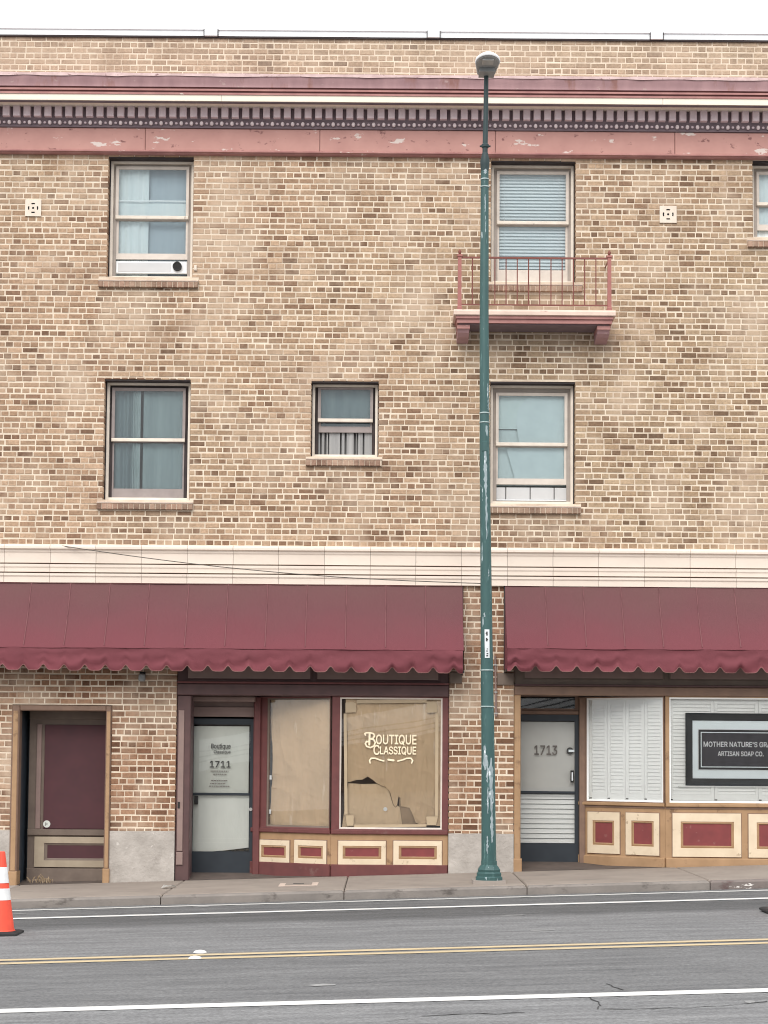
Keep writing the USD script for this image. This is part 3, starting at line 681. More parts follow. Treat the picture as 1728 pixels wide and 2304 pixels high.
# fan panel under the raised sash of A
def sub_rect(w, p, Y): return WALL.rect(*p, Y)
fa = sub_rect(wA, (261, 421, 588, 615.5), YF + .05)
fan = thing('fan_panel', 'white window panel with round black fan outlet under the raised top-left sash', 'fan panel', ((fa[0] + fa[1]) / 2, YF + .05, fa[2]))
obj('panel', MB().bevel(fa[0], fa[1], YF + .045, YF + .075, fa[2], fa[3], .008), M['white'], fan)
obj('inset', MB().bevel(fa[0] + .03, fa[0] + .77 * (fa[1] - fa[0]), YF + .041, YF + .047, fa[2] + .02, fa[3] - .025, .002), M['accordion'], fan)
fc = at(399, 600, YF + .04); fanr = .058
def disc(cx, cz, y0, y1, r, n=20):
    return Polygon([(cx + r * math.cos(2 * math.pi * k / n), cz + r * math.sin(2 * math.pi * k / n)) for k in range(n)])
obj('outlet', MB().sheet(disc(fc[0], fc[1], 0, 0, fanr), YF + .012, YF + .046), M['black'], fan)
obj('outlet_ring', MB().sheet(disc(fc[0], fc[1], 0, 0, fanr + .006).difference(disc(fc[0], fc[1], 0, 0, fanr - .008)), YF + .006, YF + .046), M['rubber'], fan)
# small white bracket on the brick right of A
bk = at(440, 603)
obj('wall_clip', MB().bevel(bk[0] - .02, bk[0] + .02, -.03, .004, bk[1] - .04, bk[1] + .035, .01), M['vent'], label='small white clip on the brick right of the fan panel', cat='clip')
# blind of B
iB = inside('B')
bl = thing('venetian_blind', 'white slatted blind in the window behind the balcony', 'blind', ((iB[0] + iB[1]) / 2, YC, iB[2]))
zt, z0 = Z(384, 1200, YC), Z(628, 1200, YC); nb = 33
for k in range(nb):
    z = z0 + (zt - z0) * k / nb
    P = [(iB[0], YC - .012, z), (iB[1], YC - .012, z), (iB[1], YC + .012, z + .034), (iB[0], YC + .012, z + .034), (iB[0], YC - .009, z - .001), (iB[1], YC - .009, z - .001), (iB[1], YC + .015, z + .033), (iB[0], YC + .015, z + .033)]
    obj('slat', MB().add(P, [(0, 1, 2, 3), (7, 6, 5, 4), (0, 4, 5, 1), (3, 2, 6, 7)]), M['blind'], bl)
obj('head_rail', MB().box(iB[0], iB[1], YC - .02, YC + .025, zt + .003, zt + .05), M['blind'], bl)
for t in (.2, .8): obj('cord', MB().box(iB[0] + t * (iB[1] - iB[0]) - .002, iB[0] + t * (iB[1] - iB[0]) + .002, YC - .016, YC - .013, z0, zt), M['blind'], bl)
obj('backing', MB().box(iB[0], iB[1], YC + .04, YC + .044, z0 - .1, zt + .08), M['curtainA'], bl)
# curtains of C, D, E, F
iC = inside('C'); a, b = X(296, 1000, YC), X(316, 1000, YC)
obj('curtain', folds(iC[0], a + .03, iC[2], iC[3], YC + .03, .02, 2, 3), M['curtainC'], label='dark slate curtain, left side of the lower-left window', cat='curtain', smooth=True)
obj('curtain', folds(a + .02, b, iC[2], iC[3], YC - .015, .012, 1, 5), mat('dull_grey_green_cloth', (.36, .43, .43), (.29, .36, .36), rough=.9), label='narrow grey-green curtain edge, left of centre in the lower-left window', cat='curtain', smooth=True)
obj('curtain', folds(b + .035, iC[1], iC[2], iC[3], YC + .02, .012, 2, 4), mat('grey_slate_curtain', (.30, .37, .375), (.23, .29, .30), scale=2.4, stretch=(4, 1, .3), rough=.9), label='grey slate curtain, right side of the lower-left window', cat='curtain', smooth=True)
iD = inside('D')
obj('curtain', folds(iD[0], iD[1], Z(966, 770, YC), iD[3], YC, .008, 2, 6), M['curtainC'], label='dark shade in the upper part of the small window', cat='curtain', smooth=True)
ORD = ['first', 'second', 'third', 'fourth', 'fifth', 'sixth', 'seventh', 'eighth', 'ninth']
dd = [(712, 720), (724, 730), (735, 738), (741, 765), (769, 775), (780, 796), (801, 803), (806, 816), (820, 838)]
for k, (p, q) in enumerate(dd):
    p, q = X(p, 1000, YC), X(q, 1000, YC)
    obj('curtain_strip', folds(p, q, Z(1024, 770, YC), Z(972, 770, YC), YC - .02, .006, .6, k, nx=8), M['curtainD'], label=f'{ORD[k]} grey curtain fold from the left in the open half of the small window', cat='curtain', group='curtain folds in the small open window', smooth=True)
obj('curtain', folds(iD[0], iD[1], iD[2], Z(966, 770, YC), YC + .05, .008, 3, 16), mat('added_gap_backing', (.22, .22, .22), (.15, .15, .15), scale=4, stretch=(5, 1, .3), rough=.9), label='dim grey backing cloth added to tone the gaps between the folds of the small open window', cat='curtain', smooth=True)  # backing cloth added so the dark gaps come out grey
iE = inside('E')
obj('window_shade', MB().box(iE[0], iE[1], YC, YC + .004, Z(966, 1200, YC), iE[3]), M['curtainE'], label='pale grey-green roller shade in the upper sash of the lower-right window', cat='shade')
xc = [X(p, 900, YC) for p in (1188, 1164, 1161, 1166, 1168)]; zcv = [Z(p, 1200, YC) for p in (890, 925, 950, 985, 1000)]
cur = Polygon([(xc[0], zcv[0])] + list(zip(xc[1:], zcv[1:])) + [(X(1140, 1010, YC), Z(1012, 1200, YC)), (X(1160, 1080, YC), Z(1085, 1200, YC)), (X(1160, 1090, YC), Z(1093, 1200, YC)), (iE[1], Z(1093, 1200, YC)), (iE[1], zcv[0])])
obj('curtain', MB().sheet(cur, YC - .012, YC - .008), mat('pale_blue_sheer', (.66, .75, .755), (.58, .67, .68), scale=4, rough=.9), label='pale blue curtain swept aside in the lower-right window behind the lamp post', cat='curtain')
obj('window_shade', MB().box(iE[0], iE[1], YC + .03, YC + .034, Z(1094, 1200, YC), Z(966, 1200, YC) - .004), mat('teal_grey_shade', (.66, .75, .745), (.59, .68, .68), scale=3, rough=.9), label='plain teal-grey backing shade behind the curtain of the lower-right window', cat='shade')
ea = WALL.rect(1112, 1277, 1097, 1127, YF + .08)
acc = thing('accordion_panel', 'pale pleated filler panel under the raised sash of the lower-right window', 'filler panel', (ea[0], YF + .08, ea[2]))
cuts = [ea[0]] + [X(p, 1110, YF + .08) for p in (1138, 1193, 1247)] + [ea[1]]
for p, q in zip(cuts[:-1], cuts[1:]):
    obj('panel', MB().bevel(p + .006, q - .006, YF + .08, YF + .1, ea[2] + .02, ea[3], .006), M['accordion'], acc)
obj('rail', MB().bevel(ea[0], ea[1], YF + .07, YF + .1, ea[2], ea[2] + .018, .004), M['white'], acc)
obj('backing', MB().box(ea[0], ea[1], YF + .102, YF + .11, ea[2], ea[3]), M['print'], acc)
iF = inside('F')
obj('curtain', folds(iF[0], iF[1], iF[2], iF[3], YC, .012, 5, 8), M['curtainA'], label='pale blue curtain in the top-right window cut by the picture edge', cat='curtain', smooth=True)

# vents
for v in VENTS:
    cx, cz = (v[0] + v[1]) / 2, (v[2] + v[3]) / 2; hw = (v[1] - v[0]) / 2; c = hw * .58
    face = sbox(*[v[0], v[2], v[1], v[3]])
    slots = [Polygon([(cx + c * math.cos(w0) * r, cz + c * math.sin(w0) * r) for r, ws in ((1.12, np.linspace(-.42, .42, 7)), (.82, np.linspace(.35, -.35, 7))) for w0 in (a0 + ws)]) for a0 in (0, math.pi / 2, math.pi, -math.pi / 2)]
    hole = unary_union(slots + [disc(cx, cz, 0, 0, hw * .14)])
    ve = obj('vent', MB().sheet(face.difference(hole), -.018, .003), M['vent'], B)
    obj('vent_back', MB().box(v[0] + .01, v[1] - .01, -.009, -.002, v[2] + .01, v[3] - .01), M['black'], ve)

# balcony
YB = -.50
zs1, zs0 = Z(697, 1200, YB), Z(726, 1200, YB); xl, xr = X(1021, 710, YB), X(1385, 710, YB); hS = zs1 - zs0
bal = obj('balcony', MB().profile([(YB, zs1), (YB - .02, zs1 - .03 * 1), (YB - .02, zs1 - hS * .42), (YB + .02, zs1 - hS * .47), (0.0 - .004, zs1 - hS * .47), (-.004, zs1)], xl, xr), mat('pinkish_cream_paint', (.72, .57, .48), (.62, .48, .40), scale=5, rough=.6, dirt=((.36, .22, .19), .62, 6, (1, 1, 2), .08)), B)
obj('slab_moulding', MB().profile([(YB + .01, zs1 - hS * .47 - .002), (YB + .01, zs1 - hS * .68), (-.004, zs1 - hS * .68), (-.004, zs1 - hS * .47 - .002)], xl + .03, xr - .03).profile([(YB + .035, zs1 - hS * .68 - .002), (YB + .035, zs0), (-.004, zs0), (-.004, zs1 - hS * .68 - .002)], xl + .045, xr - .045), M['pinkline'], bal)
obj('slab_soffit', MB().box(xl + .08, xr - .08, YB + .07, -.006, zs0 - .014, zs0 - .002), M['soffit'], bal)
for p0, p1 in ((1030, 1056), (1345, 1372)):
    a, b = X(p0, 740, YB + .08), X(p1, 740, YB + .08)
    obj('bracket', MB().profile([(YB + .09, zs0 - .016), (YB + .09, zs0 - .07), (YB + .11, zs0 - .075), (YB + .14, zs0 - .115), (YB + .24, zs0 - .15), (-.12, zs0 - .175), (-.004, zs0 - .185), (-.004, zs0 - .016)], a, b), M['purple'], bal)
    obj('bracket_cap', MB().box(a - .008, b + .008, YB + .075, -.006, zs0 - .07, zs0 - .018), M['pinkline'], bal)
zr1, zr0 = Z(578.5, 1200, YB), Z(684.5, 1200, YB)
pxs = (1034.5, 1372)
for p in pxs:
    c = (X(p, 640, YB), YB + .05, zs1)
    hp = Z(570, 1200, YB) - zs1
    obj('post', MB().lathe([(.032, 0), (.032, .04), (.027, .05), (.024, hp - .05), (.036, hp - .04), (.036, hp - .015), (.02, hp - .01)], c, sq=4), M['post'], bal)
    obj('finial', MB().lathe([(.012, hp - .01), (.022, hp + .012), (.024, hp + .03), (.014, hp + .05), (.003, hp + .065)], c, n=10), M['iron'], bal, smooth=True)
    for z_ in (zr1, zr0): obj('side_rail', MB().tube([(c[0], YB + .05, z_), (c[0], -.005, z_)], .010, 6), M['iron'], bal)
xa, xb = X(pxs[0], 640, YB) + .024, X(pxs[1], 640, YB) - .024
obj('top_rail', MB().box(xa, xb, YB + .038, YB + .060, zr1 - .012, zr1 + .012), M['iron'], bal)
obj('bottom_rail', MB().box(xa, xb, YB + .040, YB + .058, zr0 - .009, zr0 + .009), M['iron'], bal)
bpx = [1062.5 - 25.3 + 25.3 * k for k in range(0, 14)]
for p in bpx:
    xx = X(p + .8, 630, YB)
    if xa + .03 < xx < xb - .02:
        obj('baluster', MB().tube([(xx, YB + .049, zr0 + .009), (xx, YB + .049, zr1 - .012)], .0085, 6), M['iron'], bal)

# ------------------------------------------------------------------ plinths
for a, b, in ((XA, ENTRY[0] - .002), (ENTRY[1] + .002, bx0 - .002), (bx1 + .002, sx0 - .002)):
    m = trimesh.creation.box((b - a, .2, z_plinth + .75)); m = m.subdivide().subdivide().subdivide().subdivide()
    v = np.asarray(m.vertices) + np.array([(a + b) / 2, .09, (z_plinth - .75) / 2])
    fr_ = np.abs(v[:, 1] + .01) < 1e-6
    dv = (meshkit.fbm(v * 5, 4, 3) - .5) * .018
    v[fr_, 1] += dv[fr_]; top = v[:, 2] > z_plinth - .01
    v[top, 2] += (meshkit.noise(v[top] * 6, 8) - .5) * .022
    obj('plinth', (v, m.faces), M['plinth'], B, smooth=40)

# ------------------------------------------------------------------ left entrance, boarded up inside its recess
E0, E1, Et = ENTRY[0], ENTRY[1], ENTRY[3]
zE0 = lambda x: G(x)
jw = .105
ent = obj('entrance_frame', MB().bevel(E0, E0 + jw, -.03, .15, G(E0) - .1, Et, .012).bevel(E1 - .075, E1, -.03, .30, G(E1) - .1, Et, .012).bevel(E0 + jw, E1 - .075, -.025, .30, Et - .075, Et, .012), M['tandark'], B)
obj('jamb_face', MB().bevel(E0 + .02, E0 + .085, -.038, -.031, G(E0) + .2, Et - .08, .004), M['tan'], ent)
obj('jamb_face', MB().bevel(E1 - .06, E1 - .012, -.038, -.031, G(E1) + .2, Et - .08, .004), M['tan'], ent)
obj('jamb_foot', MB().bevel(E0 - .006, E0 + jw + .006, -.045, .2, G(E0) - .1, G(E0) + .19, .01).bevel(E1 - .085, E1 + .01, -.045, .2, G(E1) - .1, G(E1) + .19, .01), M['tan'], ent)
YE = .42
Fe = Frame((0, YE), (1, YE))
R = lambda *p: Fe.rect(*p)
obj('entry_soffit', MB().box(E0, E1, .30, YE + .6, Et - .07, Et + .05), M['greytan'], B)
# dark gap and the standing door frame at its left
gl_, gr_ = X(42, 1750, YE), X(64, 1750, YE)
obj('side_door', MB().bevel(gl_ - .3, gr_, YE + .25, YE + .3, G(E0) - .1, Et, .01), M['navy'], B)
obj('recess_cheek', MB().box(E0 + .01, E0 + jw - .005, .151, YE + .3, G(E0) - .1, Et), M['navy'], B)
obj('recess_cheek', MB().box(E1 - .07, E1, .301, YE + .3, G(E1) - .1, Et), M['tandark'], B)
bo = (gr_, E1 - .06, G(E0) - .1, Et - .03)
bd = obj('boarded_front', MB().box(bo[0], bo[1], YE + .03, YE + .08, bo[2], bo[3]), M['greytan'], B)
mr_ = R(99, 241, 1631, 1865)
obj('maroon_board', MB().bevel(mr_[0], bo[1] - .001, YE + .006, YE + .029, mr_[2], mr_[3], .004), M['board'], bd)
st_ = R(81, 92, 1629, 1865)
obj('strip', MB().bevel(st_[0], st_[1], YE + .004, YE + .029, st_[2], st_[3], .006), M['mauve'], bd)
t1 = R(62, 241, 1597, 1618)
obj('top_rail', MB().bevel(bo[0], bo[1] - .001, YE - .01, YE + .029, t1[2], t1[3], .008), M['greytan'], bd)
t2 = R(66, 241, 1866, 1880)
obj('mid_rail', MB().bevel(bo[0], bo[1] - .001, YE - .01, YE + .029, t2[2], t2[3], .008), M['greytan'], bd)
po = R(77, 231, 1883, 1951); pi = R(99, 227, 1897, 1936); pr = R(106, 223, 1902, 1931)
po = (po[0], bo[1] - .002, po[2], po[3]); pi = (pi[0], po[1] - .03, pi[2], pi[3]); pr = (pr[0], pi[1] - .03, pr[2], pr[3])
obj('lower_panel_frame', MB().ring(po, pi, YE - .002, YE - .006, YE + .029), mat('dull_cream_paint', (.42, .35, .26), (.33, .27, .2), scale=4, rough=.6), bd)
obj('lower_panel_moulding', MB().ring(pi, pr, YE - .002, YE + .01, YE + .029), M['greytan'], bd)
obj('lower_panel', MB().box(pr[0], pr[1], YE + .012, YE + .029, pr[2], pr[3]), M['board'], bd)
tb = R(66, 231, 1954, 1990)
obj('base_board', MB().bevel(bo[0], bo[1] - .001, YE - .004, YE + .029, tb[2] - .2, tb[3], .008), M['greytan'], bd)
sc = Fe.at(105, 1854)
obj('round_sticker', MB().sheet(disc(sc[0], sc[1], 0, 0, .052), YE + .0025, YE + .0055), M['mauve'], bd)
obj('round_sticker', MB().sheet(disc(sc[0], sc[1], 0, 0, .05), YE - .001, YE + .002), M['doorpaper'], bd)
obj('sticker_print', MB().sheet(unary_union([sbox(sc[0] - .018, sc[1] - .022, sc[0] - .008, sc[1] + .022), sbox(sc[0] - .012, sc[1] - .004, sc[0] + .014, sc[1] + .006)]), YE - .003, YE - .0012), M['greyprint'], bd)
def floor_patch(x0, x1, y1, rise, m=None):
    P = [(x0, -.004, G(x0) + .002), (x1, -.004, G(x1) + .002), (x1, y1, G((x0 + x1) / 2) + rise), (x0, y1, G((x0 + x1) / 2) + rise)]
    return obj('entry_floor', MB().add(P, [(0, 1, 2, 3)]), m or M['floor'], B)
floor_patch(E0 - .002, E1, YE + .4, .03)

# dried weeds at the left entrance, gathered in the corner
wp = walk_pt(92, 1988)
weed = thing('dry_weed', 'clump of dry brown weeds at the foot of the boarded entrance', 'weed', (wp[0], wp[1], G(wp[0])))
wr = random.Random(3)
for k in range(26):
    a = wr.uniform(0, 6.28); L = wr.uniform(.05, .16); b = np.array([wp[0] + wr.uniform(-.16, .16), wp[1] + wr.uniform(-.04, .06), G(wp[0])])
    t = b + np.array([math.cos(a) * L * .6, math.sin(a) * L * .3, L * wr.uniform(.4, 1.0)]); s = np.array([math.sin(a), -math.cos(a) * .4, .3]) * wr.uniform(.006, .02)
    mid = (b + t) / 2 + np.array([0, 0, .03])
    obj('leaf', MB().add([b, mid + s, t, mid - s], [(0, 1, 2, 3), (3, 2, 1, 0)]), M['dry'], weed)

# ------------------------------------------------------------------ lettering
def text_fit(text, fr, box, dep, th=.002, bold=True):
    """lettering filling the pixel box (x0, x1, y0, y1) on a plane"""
    r = fr.rect(*box, dep); m = meshkit.text_mesh(text, 1.0, .1, bold)
    v = np.asarray(m.vertices).copy(); lo, hi = v.min(0), v.max(0)
    u = r[0] + (v[:, 0] - lo[0]) / (hi[0] - lo[0]) * (r[1] - r[0]); z = r[2] + (v[:, 1] - lo[1]) / (hi[1] - lo[1]) * (r[3] - r[2])
    d = dep - th * (v[:, 2] / .1)
    P = np.asarray(fr.map(np.stack([u, d, z], 1)))
    return trimesh.Trimesh(P, m.faces, process=False)

# ------------------------------------------------------------------ shop fronts
def bulk_panel(fr, o, i, parent, bw=None):
    """raised cream frame, tan moulding, red field; pixel boxes"""
    a, c = fr.rect(*o), fr.rect(*i)
    mid = grow(c, .035, .032)
    p = obj('bulkhead_panel', MB().ring(a, mid, -.018, -.022, .004, fr), M['creampanel'], parent)
    obj('bulkhead_panel_moulding', MB().ring(mid, grow(c, .012, .011), -.012, -.022, .004, fr).ring(grow(c, .012, .011), c, -.020, -.008, .004, fr), M['tan'], parent)
    obj('bulkhead_panel_field', MB().box(c[0], c[1], -.006, .004, c[2], c[3], fr), M['redpanel'], parent)
    obj('bulkhead_panel_edge', MB().ring(grow(a, .010), a, -.004, -.010, .004, fr), M['tandark'], parent)

# --- boutique
RB = .60
cornerB = (X(744, 1900, .03), .03); backB = (X(568, 1900, RB), RB)
FB1 = Frame((bx0, .03), (bx1, .03))               # front plane, u from the left jamb
FB2 = Frame(backB, cornerB)                        # slanted return beside the door
FBD = Frame((bx0, RB), (bx0 + 1, RB))             # door plane
z_top = Z(1566, 700, .03)
hd = obj('shopfront_header', MB().bevel(bx0 + .004, bx1 - .004, -.02, .25, z_top, z_soff, .012), M['maroondark'], B)
zt1, zt0 = Z(1509, 700, .02), Z(1528, 700, .02)
tr = obj('transom_band', MB().box(bx0 + .004, bx1 - .004, .03, .25, z_soff + .004, z_belt0 - .06), M['maroondark'], B)
for p0, p1 in ((423, 698), (714, 986)):
    a, b = X(p0, 1520, .02), X(p1, 1520, .02)
    obj('transom_panel', MB().ring((a - .02, b + .02, zt0 - .02, zt1 + .5), (a, b, zt0, zt1 + .48), .012, .022, .029), M['maroondark'], tr)
    obj('transom_glass', MB().box(a, b, .022, .029, zt0, zt1 + .48), M['mauve'], tr)
obj('transom_sill', MB().bevel(bx0 + .004, bx1 - .004, -.03, .028, z_soff + .004, z_soff + .032, .006), M['maroon'], tr)
obj('ceiling', MB().box(bx0 + .004, bx1 - .004, .252, 1.6, z_top + .01, z_top + .05), M['greytan'], B)
# left jamb and strips
a, b = X(400, 1750, .02), X(413, 1750, .02)
jb = obj('shop_pilaster', MB().bevel(bx0 + .004, X(428, 1750, .05), .02, .4, G(bx0) - .1, z_top - .002, .01), M['maroondark'], B)
obj('pilaster_strip', MB().bevel(a, b, .004, .019, Z(1915, 400), Z(1598, 400), .005), M['mauve'], jb)
obj('pilaster_foot', MB().bevel(a - .005, b + .005, -.002, .019, Z(1946, 400), Z(1917, 400), .005), M['mauve'], jb)
mb_ = at(402, 1811); obj('doorbell', MB().bevel(mb_[0] - .012, mb_[0] + .015, -.012, .004, mb_[1] - .045, mb_[1] + .04, .005), M['metal'], jb)
obj('recess_cheek', MB().box(bx0 + .004, X(428, 1750, RB) - .002, .401, RB + .05, G(bx0) - .1, z_top - .002), M['maroondark'], B)
r = FBD.rect(402, 573, 1567, 1578, -.28)
obj('door_hood', MB().bevel(bx0 + .15, X(573, 1570, .3), .30, .5, r[2], r[3], .01), M['mauve'], B)
# door
do = FBD.rect(428, 570, 1617, 1964)
dr = FBD.rect(434, 562, 1630, 1916)
hb = FBD.rect(427, 571, 1590, 1613)
obj('door_header', MB().bevel(do[0] - .02, do[1] + .03, -.04, .1, hb[2], hb[3], .01, FBD).box(do[0] - .02, do[1] + .03, .0, .1, hb[3] + .004, z_top + .02, FBD), M['mauve'], B)
door = obj('door', MB().ring((do[0], do[1], do[2], do[3]), (dr[0], dr[1], dr[2], dr[3]), 0, .004, .05, FBD), M['navy'], B, label='dark metal glazed door with pale paper behind the glass')
mbar = FBD.rect(434, 562, 1784, 1789)
obj('push_bar', MB().bevel(dr[0], dr[1], -.03, .0035, mbar[2], mbar[3], .005, FBD), M['navy'], door)
obj('pane', MB().box(dr[0], dr[1], .016, .021, mbar[3], dr[3], FBD).box(dr[0], dr[1], .016, .021, dr[2], mbar[2], FBD), M['shopglass'], door)
hx = FBD.at(441, 1800)
obj('handle', MB().bevel(hx[0] - .02, hx[0] + .03, -.05, .003, hx[1] - .06, hx[1] + .06, .01, FBD), M['metal'], door)
lk = FBD.at(564, 1821); obj('lock', MB().sheet(disc(lk[0], lk[1], 0, 0, .024), -.012, -.0005, FBD), M['steel'], door)
sp = FBD.rect(475, 519, 1672, 1686, .012)
lg = MB().tri(text_fit('Boutique', FBD, (475, 519, 1673, 1687), .0155)).tri(text_fit('Classique', FBD, (481, 519, 1688, 1697), .0155))
obj('door_lettering', lg, M['print'], door)
obj('door_number', MB().tri(text_fit('1711', FBD, (472, 519, 1712, 1727), .0155, bold=True)), M['print'], door)
sm = MB()
for y_, x0_, x1_ in ((1734, 474, 514), (1741, 480, 510), (1755, 475, 512), (1762, 473, 508), (1768, 470, 516)):
    q_ = FBD.rect(x0_, x1_, y_, y_ + 2.2, .0155); r_ = random.Random(y_); u = q_[0]
    while u < q_[1]:
        du = r_.uniform(.012, .035); sm.box(u, min(u + du, q_[1]), .0140, .0155, q_[2], q_[3], FBD); u += du + .008
obj('door_small_print', sm, M['greyprint'], door)
pu = FBD.rect(436, 560, 1634, 1784, .05)
obj('paper_sheet', MB().box(pu[0], pu[1], .048, .051, pu[2], pu[3], FBD), M['doorpaper'], label='pale green-grey paper behind the upper glass of the door numbered 1711', cat='paper')
pa, pb_ = FBD.rect(434, 560, 1790, 1911, .05), None
lowp = Polygon([(pa[0], FBD.at(434, 1918, .05)[1]), (FBD.at(500, 1912, .05)[0], FBD.at(500, 1914, .05)[1]), (pa[1], FBD.at(560, 1907, .05)[1]), (pa[1], pa[3]), (pa[0], pa[3])])
obj('paper_sheet', MB().sheet(lowp, .042, .045, FBD), mat('pale_grey_paper', (.74, .76, .715), (.66, .68, .64), scale=2.5, stretch=(1.5, 1, .5), rough=.8, bump=.006, bscale=5), label='pale paper with slanted lower edge behind the lower glass of the door numbered 1711', cat='paper')
obj('door_back', MB().box(dr[0] - .03, dr[1] + .03, .10, .11, dr[2] - .03, dr[3] + .03, FBD), M['black'], door)
# right door jamb
obj('door_jamb', MB().bevel(do[1] + .002, FBD.at(586, 1750)[0], -.10, .05, G(0) - .4, z_top - .002, .01, FBD), M['maroon'], B)
# bulkhead
zsill = Z(1872, 800, .03)
zbt = Z(1945, 800, .03)
L2 = FB2.L; o1 = FB1.at(744, 1900)[0]
def bulk(fr, u0, u1, base_m, field_m, zs, zb_, name):
    return MB().box(u0, u1, .0, .12, zb_ - .02, zs - .03, fr)
bkB = obj('bulkhead', bulk(FB1, o1 + .002, FB1.L - .005, 0, 0, zsill, zbt, '').box(.0, L2 - .002, .0, .12, zbt - .02, zsill - .03, FB2), M['tan'], B)
obj('base_board', MB().bevel(o1 + .004, FB1.L - .005, -.028, .1, -.5, zbt, .01, FB1).bevel(-.03, L2 - .004, -.028, .1, -.5, zbt, .01, FB2), M['maroon'], bkB)
obj('shop_sill', MB().bevel(o1 + .004, FB1.L - .005, -.035, .12, zsill - .03, zsill + .028, .01, FB1).bevel(-.02, L2 - .004, -.035, .12, zsill - .03, zsill + .028, .01, FB2), M['maroon'], bkB)
bulk_panel(FB2, (582, 652, 1890, 1941), (594, 640, 1907, 1924), bkB)
bulk_panel(FB2, (663, 735, 1890.5, 1943), (677, 723, 1908, 1926), bkB)
bulk_panel(FB1, (761, 868, 1892, 1946), (777, 852, 1908.5, 1927), bkB)
bulk_panel(FB1, (885, 994, 1892, 1946), (903, 977, 1908.5, 1927.5), bkB)
# windows
def shop_window(fr, u0, u1, z0, z1, fw, m, name='shop_window', label=None, inner=None, d0=-.01):
    w = obj(name, MB().ring((u0, u1, z0, z1), (u0 + fw[0], u1 - fw[1], z0 + fw[2], z1 - fw[3]), d0, d0 + .006, .09, fr), m, B, label=label)
    g = (u0 + fw[0], u1 - fw[1], z0 + fw[2], z1 - fw[3])
    if inner is not None: obj('glazing_bead', MB().ring(g, grow(g, -.022), .004, .012, .05, fr), inner, w); g2 = grow(g, -.02)
    else: g2 = g
    obj('pane', MB().box(g2[0], g2[1], .026, .031, g2[2], g2[3], fr), M['shopglass'], w)
    return w, g
ua = FB2.at(604, 1720)[0]; ub = FB2.at(743, 1720)[0]
w1, g1 = shop_window(FB2, .0, L2 - .02, zsill + .030, z_top - .002, (ua - .025, L2 - .02 - ub, .02, .02), M['maroon'], label='narrow slanted shop window covered inside with brown paper', inner=M['greytan'])
u0_ = FB1.at(764, 1720)[0]; u1_ = FB1.at(995, 1720)[0]
w2, g2 = shop_window(FB1, o1 + .005, FB1.L - .005, zsill + .030, z_top - .002, (u0_ - o1 - .005, FB1.L - .005 - u1_, .012, .012), M['maroon'], label='wide shop window lettered in gold, torn brown paper inside', inner=M['sash'])
# paper inside the windows
pw1 = Polygon([(FB2.at(a, b, .06)[0], FB2.at(a, b, .06)[1]) for a, b in ((608, 1572), (660, 1567), (745, 1566), (745, 1866), (700, 1866), (604, 1868), (611, 1760), (613, 1700), (609, 1640))])
def crumple(poly, fr, dep, seed, amp=.045, thick=.0015):
    m = MB().sheet(poly, 0, thick); v, f = m.arrays(); tm = trimesh.Trimesh(v, f, process=True)
    v2, f2 = trimesh.remesh.subdivide_to_size(tm.vertices, tm.faces, .03)
    p5 = np.stack([v2[:, 0] * 6, v2[:, 2] * 1.6, v2[:, 0] * 0], 1); ri = np.abs(meshkit.fbm(p5, 3, seed) - .5); ri2 = np.abs(meshkit.fbm(np.stack([v2[:, 0] * 3 + v2[:, 2] * 2, v2[:, 2] * 4, v2[:, 0] * 0], 1), 3, seed + 9) - .5)
    dv = (ri * 1.6 + ri2 * 1.1 - .1) * amp
    v2[:, 1] += dep + dv
    return (np.asarray(fr.map(v2)), f2)
obj('kraft_paper', crumple(pw1, FB2, .062, 3), M['kraft'], label='brown kraft paper hung inside the narrow slanted shop window', cat='paper')
def c6(x, y, dep): return FB1.at(760 + x / 6.38, 1560 + y / 6.38, dep)
tear = [(110, 1270), (175, 1272), (260, 1245), (350, 1240), (430, 1195), (500, 1240), (560, 1290), (620, 1322), (690, 1345), (750, 1420), (780, 1530), (800, 1600), (830, 1632), (852, 1600), (872, 1480), (898, 1500), (905, 1620), (1030, 1645), (1060, 1700), (1120, 1860), (1250, 1900), (1500, 1905)]
up_ = Polygon([c6(x, y, .055) for x, y in tear + [(1500, 20), (1100, 0), (110, 10), (140, 640)]])
obj('kraft_paper', crumple(up_, FB1, .05, 5), M['kraft'], label='large brown kraft sheet with ragged torn lower edge behind the gold lettering', cat='paper')
lo_ = Polygon([c6(x, y, .08) for x, y in [(60, 1920), (150, 1290), (350, 1302), (500, 1300), (560, 1300), (640, 1334), (700, 1354), (744, 1424), (773, 1532), (794, 1604), (830, 1640), (858, 1610), (890, 1638), (930, 1920)]])
obj('kraft_paper', crumple(lo_, FB1, .078, 8, amp=.03), M['kraft2'], label='lighter brown paper sheet in the lower left of the lettered shop window', cat='paper')
sc_ = Polygon([c6(x, y, .1) for x, y in [(880, 1440), (1010, 1600), (1200, 1920), (880, 1920)]])
obj('kraft_paper', crumple(sc_, FB1, .095, 9, amp=.015), mat('shaded_kraft_paper', (.40, .29, .19), (.31, .225, .15), scale=3, rough=.85), label='brown scrap with shade put into its colour, behind the tear of the lettered shop window', cat='paper')  # sheet further back: its shade is put into a darker kraft colour
ws = FB1.rect(757.5, 767, 1572, 1850, .01)
obj('white_strip', MB().box(ws[0] + .02, ws[1], .014, .018, ws[2], ws[3], FB1), M['white'], w2)
dt_ = c6(682, 1662, .07); obj('paper_dot', MB().sheet(disc(dt_[0], dt_[1], 0, 0, .028), .060, .064, FB1), M['white'], label='small white round sticker on the torn brown paper', cat='sticker')
